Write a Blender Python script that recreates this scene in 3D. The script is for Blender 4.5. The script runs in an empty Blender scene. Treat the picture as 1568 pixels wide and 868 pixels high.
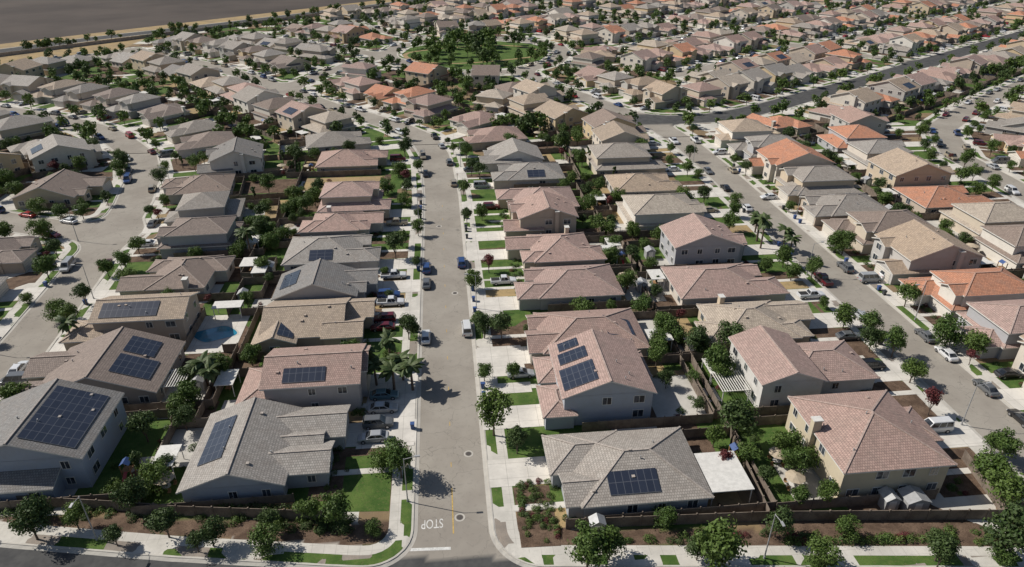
import bpy, math, random
import numpy as np
from math import *
from mathutils import Vector
R=random.Random(7)
SC=bpy.context.scene; COL=SC.collection
CH=70.0;CX=1.2;PIT=radians(28.6);YAW=radians(5.85)
# ---------------------------------------------------------------- materials
def newmat(name):
    m=bpy.data.materials.new(name);m.use_nodes=True;nt=m.node_tree;b=nt.nodes['Principled BSDF'];return m,nt,b
def setin(nt,inp,v):
    if isinstance(v,bpy.types.NodeSocket): nt.links.new(v,inp)
    else:
        if hasattr(inp.default_value,'__len__') and not isinstance(v,(int,float)) and len(v)==3 and len(inp.default_value)==4: v=(*v,1)
        inp.default_value=v
def mix(nt,f,a,b,bt='MIX'):
    n=nt.nodes.new('ShaderNodeMix');n.data_type='RGBA';n.blend_type=bt
    setin(nt,n.inputs[0],f);setin(nt,n.inputs[6],a);setin(nt,n.inputs[7],b);return n.outputs[2]
def mth(nt,op,a,b=0.0,c=None):
    n=nt.nodes.new('ShaderNodeMath');n.operation=op;setin(nt,n.inputs[0],a);setin(nt,n.inputs[1],b)
    if c is not None:setin(nt,n.inputs[2],c)
    return n.outputs[0]
def noise(nt,co,s,d=3,r=.5):
    n=nt.nodes.new('ShaderNodeTexNoise');n.inputs['Scale'].default_value=s;n.inputs['Detail'].default_value=min(d,3);n.inputs['Roughness'].default_value=r
    nt.links.new(co,n.inputs['Vector']);return n.outputs[0]
def coord(nt,k='Object'): return nt.nodes.new('ShaderNodeTexCoord').outputs[k]
def wpos(nt): return nt.nodes.new('ShaderNodeNewGeometry').outputs['Position']
def ss(nt,x,a,b):
    n=nt.nodes.new('ShaderNodeMapRange');n.interpolation_type='SMOOTHSTEP';setin(nt,n.inputs[0],x);n.inputs[1].default_value=a;n.inputs[2].default_value=b;return n.outputs[0]
def attr(nt,k):
    n=nt.nodes.new('ShaderNodeAttribute');n.attribute_name=k;return n.outputs['Fac']
def bump(nt,b,h,st,dist=.05):
    n=nt.nodes.new('ShaderNodeBump');n.inputs['Strength'].default_value=st;n.inputs['Distance'].default_value=dist;nt.links.new(h,n.inputs['Height']);nt.links.new(n.outputs[0],b.inputs['Normal'])
def simple(name,col,rough=.8,var=.25,scale=1.5,metal=0,spec=None,world=True):
    m,nt,b=newmat(name);co=wpos(nt) if world else coord(nt)
    n=noise(nt,co,scale,5,.65);f=ss(nt,n,.3,.7)
    c=mix(nt,f,tuple(x*(1-var) for x in col),tuple(min(1,x*(1+var)) for x in col))
    n2=noise(nt,co,scale*9,3,.6);c=mix(nt,mth(nt,'MULTIPLY',ss(nt,n2,.35,.75),var),c,tuple(x*.55 for x in col))
    nt.links.new(c,b.inputs['Base Color']);b.inputs['Roughness'].default_value=rough;b.inputs['Metallic'].default_value=metal
    if spec is not None:b.inputs['Specular IOR Level'].default_value=spec
    return m
def rnd_grass(nt,co):
    a=noise(nt,co,.35,4,.6);g=mix(nt,ss(nt,a,.35,.65),(.05,.1,.02),(.1,.155,.036))
    b=noise(nt,co,2.2,4,.7);g=mix(nt,ss(nt,b,.5,.8),g,(.14,.14,.055));return mix(nt,mth(nt,'MULTIPLY',ss(nt,noise(nt,co,9,2,.6),.4,.7),.45),g,(.02,.04,.01))
def concrete(nt,co,base=(.56,.53,.475)):
    a=noise(nt,co,.25,5,.7);c=mix(nt,ss(nt,a,.3,.7),tuple(x*.8 for x in base),base)
    a=noise(nt,co,2.5,5,.7);return mix(nt,mth(nt,'MULTIPLY',ss(nt,a,.5,.8),.4),c,tuple(x*.6 for x in base))
def mulch(nt,co):
    a=noise(nt,co,.6,4,.6);c=mix(nt,ss(nt,a,.3,.7),(.085,.055,.038),(.17,.115,.08))
    return mix(nt,ss(nt,noise(nt,co,6,3,.8),.45,.7),c,(.05,.035,.025))
def drygrass(nt,co):
    a=noise(nt,co,.12,5,.7);c=mix(nt,ss(nt,a,.35,.65),(.36,.26,.13),(.27,.2,.12))
    return mix(nt,mth(nt,'MULTIPLY',ss(nt,noise(nt,co,1.2,4,.7),.45,.7),.5),c,(.18,.15,.08))
def joints(nt,co,c,step,w=.04,st=.5):
    sp=nt.nodes.new('ShaderNodeSeparateXYZ');nt.links.new(co,sp.inputs[0])
    for k in (0,1):
        f=mth(nt,'LESS_THAN',mth(nt,'FRACT',mth(nt,'DIVIDE',mth(nt,'ADD',sp.outputs[k],1000.2),step)),w/step)
        c=mix(nt,mth(nt,'MULTIPLY',f,st),c,(.16,.15,.13))
    return c
def gm(name,fn,rough=.95,bs=0):
    m,nt,b=newmat(name);co=wpos(nt);c=fn(nt,co);nt.links.new(c,b.inputs['Base Color']);b.inputs['Roughness'].default_value=rough
    b.inputs['Specular IOR Level'].default_value=.2
    if bs:bump(nt,b,noise(nt,co,6,4,.7),bs,.1)
    return m
M={}
M['lawn']=gm('lawn_grass',rnd_grass,.95,.5)
M['conc']=gm('driveway_concrete',lambda nt,co:joints(nt,co,concrete(nt,co,(.62,.585,.53)),3.0,.06,.5),.85)
M['patio']=gm('patio_concrete',lambda nt,co:concrete(nt,co,(.5,.475,.43)),.85)
M['mulch']=gm('bark_mulch',mulch,1,.8)
M['dirt']=gm('dry_dirt',drygrass,1,.4)
M['curb']=gm('curb_concrete',lambda nt,co:concrete(nt,co,(.5,.47,.42)),.85)
M['paint_white']=simple('road_paint_white',(.58,.57,.54),.7,.2,3)
M['paint_yellow']=simple('road_paint_yellow',(.45,.3,.08),.7,.25,3)
def ground_mat():
    m,nt,b=newmat('suburb_ground');co=wpos(nt);sd=attr(nt,'sd')
    wv=nt.nodes.new('ShaderNodeTexVoronoi');wv.distance='CHEBYCHEV';wv.inputs['Scale'].default_value=.13;nt.links.new(co,wv.inputs['Vector'])
    sp=nt.nodes.new('ShaderNodeSeparateColor');nt.links.new(wv.outputs['Color'],sp.inputs[0]);r=sp.outputs[0]
    gr=rnd_grass(nt,co);mu=mulch(nt,co);dr=drygrass(nt,co);cc=concrete(nt,co)
    y=mix(nt,mth(nt,'GREATER_THAN',r,.4),gr,mu);y=mix(nt,mth(nt,'GREATER_THAN',r,.68),y,mix(nt,.5,dr,mu));y=mix(nt,mth(nt,'GREATER_THAN',r,.84),y,cc)
    wv2=nt.nodes.new('ShaderNodeTexVoronoi');wv2.distance='CHEBYCHEV';wv2.inputs['Scale'].default_value=.27;nt.links.new(co,wv2.inputs['Vector'])
    sp2=nt.nodes.new('ShaderNodeSeparateColor');nt.links.new(wv2.outputs['Color'],sp2.inputs[0]);r2=sp2.outputs[1]
    st=mix(nt,mth(nt,'GREATER_THAN',r2,.42),gr,mix(nt,.35,mu,cc));st=mix(nt,mth(nt,'GREATER_THAN',r2,.55),st,cc)
    y=mix(nt,attr(nt,'mul'),y,mu)
    side=joints(nt,co,cc,1.5,.05,.35)
    c=mix(nt,mth(nt,'GREATER_THAN',sd,3.2),side,y)
    c=mix(nt,mth(nt,'LESS_THAN',sd,1.75),c,st)
    c=mix(nt,mth(nt,'LESS_THAN',sd,.3),c,cc)
    a=noise(nt,co,.09,5,.7);asp=mix(nt,ss(nt,a,.3,.7),(.25,.223,.19),(.315,.286,.245))
    asp=mix(nt,mth(nt,'MULTIPLY',ss(nt,noise(nt,co,1.3,5,.8),.5,.8),.5),asp,(.17,.155,.135))
    asp=mix(nt,mth(nt,'MULTIPLY',ss(nt,noise(nt,co,14,2,.8),.45,.7),.35),asp,(.26,.24,.21))
    cv=nt.nodes.new('ShaderNodeTexVoronoi');cv.feature='DISTANCE_TO_EDGE';cv.inputs['Scale'].default_value=.16
    wp=nt.nodes.new('ShaderNodeVectorMath');wp.operation='ADD';nt.links.new(co,wp.inputs[0])
    nn=nt.nodes.new('ShaderNodeTexNoise');nn.inputs['Scale'].default_value=.5;nt.links.new(co,nn.inputs[0])
    sc=nt.nodes.new('ShaderNodeVectorMath');sc.operation='SCALE';sc.inputs[3].default_value=3;nt.links.new(nn.outputs['Color'],sc.inputs[0]);nt.links.new(sc.outputs[0],wp.inputs[1]);nt.links.new(wp.outputs[0],cv.inputs['Vector'])
    asp=mix(nt,mth(nt,'MULTIPLY',mth(nt,'LESS_THAN',cv.outputs['Distance'],.006),.3),asp,(.07,.065,.06))
    dk=mix(nt,ss(nt,noise(nt,co,.4,5,.7),.3,.7),(.055,.055,.056),(.085,.084,.082))
    asp=mix(nt,attr(nt,'dark'),asp,dk)
    gut=mth(nt,'LESS_THAN',mth(nt,'ABSOLUTE',mth(nt,'ADD',sd,.25)),.28)
    asp=mix(nt,mth(nt,'MULTIPLY',gut,.7),asp,cc)
    c=mix(nt,mth(nt,'LESS_THAN',sd,0.02),c,asp)
    pk=mth(nt,'MULTIPLY',attr(nt,'park'),mth(nt,'GREATER_THAN',sd,3.2));c=mix(nt,pk,c,gr)
    c=mix(nt,mth(nt,'MULTIPLY',attr(nt,'dry'),mth(nt,'GREATER_THAN',sd,.5)),c,dr)
    w=nt.nodes.new('ShaderNodeTexWave');w.inputs['Scale'].default_value=.12;w.inputs['Distortion'].default_value=.6;mp=nt.nodes.new('ShaderNodeMapping');mp.inputs['Rotation'].default_value=(0,0,radians(38));nt.links.new(co,mp.inputs[0]);nt.links.new(mp.outputs[0],w.inputs[0])
    fl=mix(nt,ss(nt,noise(nt,co,.012,5,.65),.3,.7),(.06,.049,.043),(.094,.076,.065));fl=mix(nt,mth(nt,'MULTIPLY',w.outputs[1],.25),fl,(.042,.037,.033))
    c=mix(nt,mth(nt,'GREATER_THAN',attr(nt,'field'),.5),c,fl)
    nt.links.new(c,b.inputs['Base Color']);b.inputs['Roughness'].default_value=.95;b.inputs['Specular IOR Level'].default_value=.2
    bump(nt,b,noise(nt,co,8,3,.7),.25,.05);return m
M['ground']=ground_mat()
def roof_mat():
    m,nt,b=newmat('roof_tile');uv=coord(nt,'UV')
    br=nt.nodes.new('ShaderNodeTexBrick');nt.links.new(uv,br.inputs['Vector']);br.inputs['Scale'].default_value=1;br.inputs['Brick Width'].default_value=.34;br.inputs['Row Height'].default_value=.38
    br.inputs['Mortar Size'].default_value=.035;br.inputs['Mortar Smooth'].default_value=.4;br.inputs['Color1'].default_value=(1.1,1.1,1.1,1);br.inputs['Color2'].default_value=(.76,.76,.76,1);br.inputs['Mortar'].default_value=(.4,.4,.4,1);br.inputs['Bias'].default_value=-.1
    oi=nt.nodes.new('ShaderNodeObjectInfo');c=mix(nt,1.0,oi.outputs['Color'],br.outputs['Color'],'MULTIPLY')
    co=wpos(nt);c=mix(nt,mth(nt,'MULTIPLY',ss(nt,noise(nt,co,.5,5,.7),.4,.75),.35),c,(.2,.165,.14));c=mix(nt,mth(nt,'MULTIPLY',ss(nt,noise(nt,uv,7,2,.6),.5,.75),.3),c,(.42,.34,.28))
    nt.links.new(c,b.inputs['Base Color']);b.inputs['Roughness'].default_value=.8;b.inputs['Specular IOR Level'].default_value=.3
    bump(nt,b,br.outputs['Fac'],-.6,.05);return m
M['roof']=roof_mat()
def cap_mat():
    m,nt,b=newmat('ridge_cap_tile');oi=nt.nodes.new('ShaderNodeObjectInfo');co=wpos(nt)
    c=mix(nt,.35,oi.outputs['Color'],(.45,.38,.33));c=mix(nt,mth(nt,'MULTIPLY',ss(nt,noise(nt,co,3,2),.4,.6),.4),c,(.15,.12,.1));nt.links.new(c,b.inputs['Base Color']);b.inputs['Roughness'].default_value=.85;return m
M['cap']=cap_mat()
def wall_mat(name,rand):
    m,nt,b=newmat(name);oi=nt.nodes.new('ShaderNodeObjectInfo');co=wpos(nt)
    if rand:
        rp=nt.nodes.new('ShaderNodeValToRGB');rp.color_ramp.interpolation='CONSTANT';cols=[(.5,.43,.34),(.6,.55,.48),(.42,.4,.37),(.52,.42,.3),(.66,.62,.56),(.44,.37,.3),(.56,.49,.41),(.55,.43,.27)]
        e=rp.color_ramp.elements
        while len(e)<len(cols): e.new(.5)
        for i,cc in enumerate(cols): e[i].position=i/len(cols);e[i].color=(*cc,1)
        nt.links.new(oi.outputs['Random'],rp.inputs[0]);base=rp.outputs[0]
    else: base=oi.outputs['Color']
    c=mix(nt,mth(nt,'MULTIPLY',ss(nt,noise(nt,co,.7,5,.7),.4,.8),.25),base,(.3,.26,.22));nt.links.new(c,b.inputs['Base Color']);b.inputs['Roughness'].default_value=.92
    bump(nt,b,noise(nt,co,25,2),.2,.02);return m
M['wall']=wall_mat('stucco_wall',False);M['wallr']=wall_mat('stucco_wall_varied',True)
M['trim']=simple('white_trim',(.6,.58,.54),.6,.1,2)
def glass(name,c,r=.08):
    m,nt,b=newmat(name);n=noise(nt,wpos(nt),.8,2);k=mix(nt,ss(nt,n,.4,.6),c,tuple(x*2.2+.02 for x in c));nt.links.new(k,b.inputs['Base Color']);b.inputs['Roughness'].default_value=r;b.inputs['Specular IOR Level'].default_value=.9;return m
M['glass']=glass('window_glass',(.025,.03,.038));M['cglass']=glass('car_glass',(.012,.014,.017),.05)
def garage_mat():
    m,nt,b=newmat('garage_door_panel');co=coord(nt);sp=nt.nodes.new('ShaderNodeSeparateXYZ');nt.links.new(co,sp.inputs[0])
    f=mth(nt,'LESS_THAN',mth(nt,'FRACT',mth(nt,'DIVIDE',sp.outputs[2],.52)),.1);c=mix(nt,f,(.55,.51,.45),(.25,.22,.2));nt.links.new(c,b.inputs['Base Color']);b.inputs['Roughness'].default_value=.6;return m
M['garage']=garage_mat()
def solar_mat():
    m,nt,b=newmat('solar_panel_glass');uv=coord(nt,'UV');br=nt.nodes.new('ShaderNodeTexBrick');nt.links.new(uv,br.inputs['Vector']);br.offset=0;br.inputs['Scale'].default_value=1;br.inputs['Brick Width'].default_value=1.0;br.inputs['Row Height'].default_value=1.65;br.inputs['Mortar Size'].default_value=.035
    br.inputs['Color1'].default_value=(.022,.027,.042,1);br.inputs['Color2'].default_value=(.03,.036,.054,1);br.inputs['Mortar'].default_value=(.1,.105,.12,1)
    nt.links.new(br.outputs['Color'],b.inputs['Base Color']);b.inputs['Roughness'].default_value=.22;b.inputs['Specular IOR Level'].default_value=.8;return m
M['solar']=solar_mat()
def fence_mat():
    m,nt,b=newmat('fence_boards');co=wpos(nt);sp=nt.nodes.new('ShaderNodeSeparateXYZ');nt.links.new(co,sp.inputs[0])
    f=mth(nt,'LESS_THAN',mth(nt,'FRACT',mth(nt,'MULTIPLY',mth(nt,'ADD',sp.outputs[0],mth(nt,'ADD',sp.outputs[1],900.)),6.5)),.14)
    c=mix(nt,ss(nt,noise(nt,co,.5,4,.7),.3,.7),(.13,.1,.078),(.235,.19,.15));c=mix(nt,mth(nt,'MULTIPLY',f,.7),c,(.03,.022,.015));nt.links.new(c,b.inputs['Base Color']);b.inputs['Roughness'].default_value=.9;return m
M['fence']=fence_mat()
M['cwall']=simple('masonry_wall',(.38,.31,.25),.9,.2,.6)
M['bark']=simple('tree_bark',(.11,.08,.06),.95,.3,4,world=False)
def leaf_mat(name,c1,c2,c3):
    m,nt,b=newmat(name);oi=nt.nodes.new('ShaderNodeObjectInfo');ge=nt.nodes.new('ShaderNodeNewGeometry')
    c=mix(nt,oi.outputs['Random'],c1,c2);c=mix(nt,mth(nt,'MULTIPLY',ge.outputs['Random Per Island'],.6),c,c3)
    co=coord(nt);c=mix(nt,mth(nt,'MULTIPLY',ss(nt,noise(nt,co,1.1,3),.5,.7),.5),c,tuple(x*.4 for x in c1))
    nt.links.new(c,b.inputs['Base Color']);b.inputs['Roughness'].default_value=.6;b.inputs['Specular IOR Level'].default_value=.3
    tr=nt.nodes.new('ShaderNodeBsdfTranslucent');nt.links.new(c,tr.inputs[0]);ms=nt.nodes.new('ShaderNodeMixShader');ms.inputs[0].default_value=.22
    nt.links.new(b.outputs[0],ms.inputs[1]);nt.links.new(tr.outputs[0],ms.inputs[2]);nt.links.new(ms.outputs[0],nt.nodes['Material Output'].inputs[0]);return m
M['leaf']=leaf_mat('tree_leaves',(.05,.1,.02),(.095,.15,.03),(.135,.185,.048))
M['leafd']=leaf_mat('dark_leaves',(.035,.068,.018),(.06,.1,.028),(.1,.135,.045))
M['leafr']=leaf_mat('red_leaves',(.09,.018,.022),(.13,.03,.035),(.2,.07,.06))
M['leafp']=leaf_mat('palm_fronds',(.04,.075,.02),(.07,.11,.035),(.13,.15,.06))
M['tire']=simple('tire_rubber',(.02,.02,.02),.8,.1,3);M['hub']=simple('wheel_hub',(.4,.4,.42),.35,.1,3,metal=.7)
M['head']=simple('headlight_lens',(.7,.7,.7),.2,.05,3);M['tail']=simple('taillight_lens',(.35,.02,.02),.3,.05,3)
M['metal']=simple('galvanised_metal',(.38,.38,.38),.5,.1,2,metal=.3)
M['pool']=simple('pool_water',(.02,.2,.3),.06,.25,.5,spec=.8)
M['bin']=simple('bin_plastic',(.035,.04,.045),.6,.1,2);M['binb']=simple('bin_plastic_blue',(.03,.07,.2),.6,.1,2)
M['manhole']=simple('cast_iron',(.07,.06,.055),.7,.2,5)
M['umb']=simple('umbrella_canvas',(.4,.33,.24),.9,.1,2);M['wood']=simple('planter_wood',(.3,.17,.08),.85,.25,3)
M['shed']=simple('shed_siding',(.3,.3,.3),.8,.1,2)
def paint(name,c):
    m,nt,b=newmat(name);n=noise(nt,coord(nt),2,2);k=mix(nt,n,c,tuple(x*.85 for x in c));nt.links.new(k,b.inputs['Base Color']);b.inputs['Roughness'].default_value=.3;b.inputs['Coat Weight'].default_value=.6;b.inputs['Metallic'].default_value=.15;return m
PAINTS={'white':(.7,.7,.7),'silver':(.38,.39,.4),'gray':(.13,.135,.14),'black':(.018,.018,.02),'maroon':(.12,.012,.018),'red':(.35,.02,.02),'blue':(.03,.07,.2),'teal':(.12,.2,.23),'tan':(.35,.3,.22)}
for k,v in PAINTS.items(): M['p_'+k]=paint('car_paint_'+k,v)
# ---------------------------------------------------------------- mesh builder
class MB:
    def __init__(s): s.v=[];s.f=[];s.m=[];s.uv=[];s.mats=[]
    def mi(s,k):
        if k not in s.mats:s.mats.append(k)
        return s.mats.index(k)
    def poly(s,pts,k,uv=None):
        i=len(s.v);s.v+=[tuple(p) for p in pts];s.f.append(tuple(range(i,i+len(pts))));s.m.append(s.mi(k));s.uv+=list(uv) if uv else [(p[0],p[1]) for p in pts]
    def box(s,x0,x1,y0,y1,z0,z1,k,top=True,bot=False):
        a=[(x0,y0),(x1,y0),(x1,y1),(x0,y1)]
        for i in range(4):
            p,q=a[i],a[(i+1)%4];s.poly([(*p,z0),(*q,z0),(*q,z1),(*p,z1)],k)
        if top:s.poly([(*p,z1) for p in a],k)
        if bot:s.poly([(*p,z0) for p in a[::-1]],k)
    def obox(s,p,q,w,h,k):
        p=Vector(p);q=Vector(q);d=(q-p);n=Vector((-d.y,d.x,0))
        if n.length<1e-6:return
        n=n.normalized()*w/2;u=Vector((0,0,h))
        A=[p-n,q-n,q+n,p+n];B=[a+u for a in A]
        s.poly(B,k)
        for i in range(4): s.poly([A[i],A[(i+1)%4],B[(i+1)%4],B[i]],k)
    def cyl(s,cx,cy,z0,z1,r0,r1,n,k,cap=True):
        A=[(cx+r0*cos(2*pi*i/n),cy+r0*sin(2*pi*i/n),z0) for i in range(n)];B=[(cx+r1*cos(2*pi*i/n),cy+r1*sin(2*pi*i/n),z1) for i in range(n)]
        for i in range(n): s.poly([A[i],A[(i+1)%n],B[(i+1)%n],B[i]],k)
        if cap:s.poly(B,k)
    def mesh(s,name):
        me=bpy.data.meshes.new(name);me.from_pydata(s.v,[],s.f)
        for k in s.mats: me.materials.append(M[k])
        me.polygons.foreach_set('material_index',s.m)
        u=me.uv_layers.new(name='UVMap');u.data.foreach_set('uv',[c for p in s.uv for c in p]);me.update();return me
def obj(name,me,loc=(0,0,0),rz=0,sc=1,par=None,col=None):
    o=bpy.data.objects.new(name,me);COL.objects.link(o);o.location=loc;o.rotation_euler=(0,0,rz)
    o.scale=(sc,sc,sc) if isinstance(sc,(int,float)) else sc
    if par:o.parent=par
    if col:o.color=(*col,1)
    return o
# ---------------------------------------------------------------- streets / distance field
ST={'main':[(0,50),(0,180),(-1,205),(-2,219),(-6,238),(-15,252),(-28,268),(-46,288),(-68,318),(-91,349),(-123,384),(-151,409),(-175,430)],
'link':[(-68,320),(-58,348),(-44,374),(-29,397),(-23,425),(-4,442),(20,447),(40,446),(62,434),(71,415),(71,395),(62,370),(42,349),(25,344),(9,346),(-12,362),(-29,397)],
'right':[(85,40),(85,200),(84,225),(81,243),(76,258),(63,289),(50,316),(42,345)],
'cross':[(78,254),(91,252),(105,253),(120,259),(139,270),(166,288),(203,311),(246,341),(305,381),(384,434),(485,500),(640,603)],
'e2':[(165,40),(163,150),(168,200),(184,231),(204,248),(233,270),(273,297),(340,342),(420,396),(520,462)],
'e3':[(229,40),(229,150),(240,195),(275,225),(345,272),(430,330),(520,390)],
'left':[(-78,66),(-78,93),(-77,110),(-79,136),(-81,161),(-84,184),(-89,206),(-97,226),(-113,248),(-128,263),(-149,279),(-183,298),(-230,315)],
'branch':[(-81,164),(-94,167),(-108,173),(-122,179),(-160,195),(-200,215)],
'f0':[(-175,430),(-204,400),(-220,360),(-228,316)],'f3':[(-29,397),(-60,425),(-95,455),(-122,482)],'f4':[(-4,442),(-30,480),(-58,516)],
'south':[(-160,87),(-100,69),(-57,59.5),(-36,55.3),(-14,51.6),(0,50),(12,49),(64,43.5),(85,41),(130,36),(240,28)],
'arterial':[(-500,180),(-420,262),(-248,433),(-212,476),(-154,527),(-58,622),(-16,666),(60,740),(120,800)]}
E=(.8310,.5563);NN=(-.5563,.8310)
for k,(t0,t1) in {1:(-62,480),2:(-30,500),3:(-30,520),4:(-75,540),5:(-100,540),6:(70,520),7:(200,480)}.items():
    b=(203+NN[0]*66*k,311+NN[1]*66*k);ST['u%d'%k]=[(b[0]+E[0]*t,b[1]+E[1]*t) for t in range(t0,t1+1,60)]
for i,t in enumerate((60,250,420)): ST['v%d'%i]=[(203+E[0]*t+NN[0]*d,311+E[1]*t+NN[1]*d) for d in range(0,331,66)]
HW={'cross':6.2,'south':6.6,'arterial':7.5};DARK={'cross','south','arterial'}
def seglist(p):return [(p[i],p[i+1]) for i in range(len(p)-1)]
def dist(X,Y,pl):
    d=np.full(X.shape,1e9)
    for (x0,y0),(x1,y1) in seglist(pl):
        dx,dy=x1-x0,y1-y0;L=dx*dx+dy*dy
        if L<1e-6:continue
        t=np.clip(((X-x0)*dx+(Y-y0)*dy)/L,0,1);d=np.minimum(d,np.hypot(X-x0-t*dx,Y-y0-t*dy))
    return d
def field(X,Y):
    D=None;dk=np.full(X.shape,1e9);r=6.0
    for k,p in ST.items():
        a=dist(X,Y,p)-HW.get(k,5.1)
        if k in DARK: dk=np.minimum(dk,a)
        if D is None:D=a
        else:
            u=np.maximum(r-D,0);v=np.maximum(r-a,0);D=np.maximum(r,np.minimum(D,a))-np.hypot(u,v)
    for c in [(-58,516,9),(-122,482,9)]: D=np.minimum(D,np.hypot(X-c[0],Y-c[1])-c[2])
    return D,dk
GX0,GY0,GS=-520,30,2.0;gx=np.arange(GX0,760,GS);gy=np.arange(GY0,860,GS);GXX,GYY=np.meshgrid(gx,gy);GD,_=field(GXX,GYY)
def sd(x,y):
    i=(x-GX0)/GS;j=(y-GY0)/GS
    if i<0 or j<0 or i>=len(gx)-1 or j>=len(gy)-1:return 99
    a=int(i);b=int(j);i-=a;j-=b
    return (GD[b,a]*(1-i)+GD[b,a+1]*i)*(1-j)+(GD[b+1,a]*(1-i)+GD[b+1,a+1]*i)*j
def inside(X,Y,poly):
    r=np.zeros(X.shape,bool);n=len(poly)
    for i in range(n):
        x0,y0=poly[i];x1,y1=poly[(i+1)%n]
        if y0==y1:continue
        c=((y0>Y)!=(y1>Y))&(X<(x1-x0)*(Y-y0)/(y1-y0)+x0);r^=c
    return r
PARK=ST['link'][3:]
def build_ground():
    V=[];Fc=[];A={k:[] for k in('sd','dark','park','dry','field','mul')};off=0
    def sheet(xs,ys):
        nonlocal off
        X,Y=np.meshgrid(xs,ys);D,dk=field(X,Y);Z=-.12*np.clip(.5-D/.5,0,1)
        V.append(np.stack([X.ravel(),Y.ravel(),Z.ravel()],1));A['sd'].append(np.clip(D,-20,60).ravel());A['dark'].append((dk<1.5).astype(float).ravel())
        A['park'].append(inside(X,Y,PARK).astype(float).ravel())
        dry=((Y-X>655)&(Y-X<722))|((Y-X>596)&(Y-X<672)&(X<-180))|(Y>770)|(X<-490)|(X>740)
        A['dry'].append(dry.astype(float).ravel());A['field'].append((Y-X>718).astype(float).ravel())
        mul=((D>3)&(Y<63.5-.13*X)&(Y>20)&(X>-80)&(X<75)&(Y<80));A['mul'].append(mul.astype(float).ravel())
        nx,ny=len(xs),len(ys);i=np.arange(nx-1);j=np.arange(ny-1);I,J=np.meshgrid(i,j);b=(J*nx+I).ravel()+off
        Fc.append(np.stack([b,b+1,b+1+nx,b+nx],1));off+=nx*ny
    sheet(np.arange(-150,180.1,.75),np.arange(30,230.1,.75))
    sheet(np.arange(-520,-149.9,5),np.arange(30,230.1,5));sheet(np.arange(180,760.1,5),np.arange(30,230.1,5))
    sheet(np.arange(-520,760.1,2.5),np.arange(230,860.1,2.5))
    sheet(np.array([-4000,-520.]),np.array([-500,4000.]));sheet(np.array([760,4000.]),np.array([-500,4000.]));sheet(np.array([-520,760.]),np.array([-500,30.]));sheet(np.array([-520,760.]),np.array([860,4000.]))
    V=np.concatenate(V);Fc=np.concatenate(Fc);me=bpy.data.meshes.new('ground')
    me.from_pydata(V.tolist(),[],Fc.tolist())
    for k,v in A.items():
        a=me.attributes.new(k,'FLOAT','POINT');a.data.foreach_set('value',np.concatenate(v).astype(np.float32))
    me.materials.append(M['ground']);obj('ground',me)
build_ground()
def build_kerb():
    xs=np.arange(-140,175,1.);ys=np.arange(38,300,1.);X,Y=np.meshgrid(xs,ys);D,_=field(X,Y);m=MB()
    S=(D>0).astype(int);cells=np.argwhere((S[:-1,:-1]+S[1:,:-1]+S[:-1,1:]+S[1:,1:])%4!=0)
    for j,i in cells:
        c=[(i,j),(i+1,j),(i+1,j+1),(i,j+1)];pts=[]
        for q in range(4):
            a,b=c[q],c[(q+1)%4];da,db=D[a[1],a[0]],D[b[1],b[0]]
            if (da>0)!=(db>0):
                t=da/(da-db);pts.append((xs[a[0]]+(xs[b[0]]-xs[a[0]])*t,ys[a[1]]+(ys[b[1]]-ys[a[1]])*t))
        if len(pts)<2:continue
        g=Vector((D[j,i+1]-D[j,i]+D[j+1,i+1]-D[j+1,i],D[j+1,i]-D[j,i]+D[j+1,i+1]-D[j,i+1])).normalized()*.2
        p,q=pts[0],pts[1];P2,Q2=(p[0]+g.x,p[1]+g.y),(q[0]+g.x,q[1]+g.y)
        m.poly([(*p,.03),(*q,.03),(*Q2,.03),(*P2,.03)],'curb');m.poly([(*p,-.125),(*q,-.125),(*q,.03),(*p,.03)],'curb')
    obj('street_kerb',m.mesh('street_kerb'))
build_kerb()
# ---------------------------------------------------------------- occupancy & extent
occ={}
def rect_pts(x,y,a,b,r,st=1.0):
    c,s=cos(r),sin(r);n=max(2,int(a/st)+1);k=max(2,int(b/st)+1)
    for i in range(n):
        for j in range(k):
            u=-a/2+a*i/(n-1);v=-b/2+b*j/(k-1);yield x+u*c-v*s,y+u*s+v*c
def mark(x,y,a,b,r,i):
    for p in rect_pts(x,y,a,b,r,.8):occ[(floor(p[0]),floor(p[1]))]=i
def free(x,y,a,b,r,dmin):
    for p in rect_pts(x,y,a,b,r,1.5):
        if (floor(p[0]),floor(p[1])) in occ or sd(*p)<dmin:return False
    return True
def vis(x,y,m=1.12):
    a=(x-CX)*cos(YAW)-y*sin(YAW);D=(x-CX)*sin(YAW)+y*cos(YAW);z=D*cos(PIT)+CH*sin(PIT)
    return D>44 and D<800 and abs(a)/z<.75*m+8/z
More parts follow.
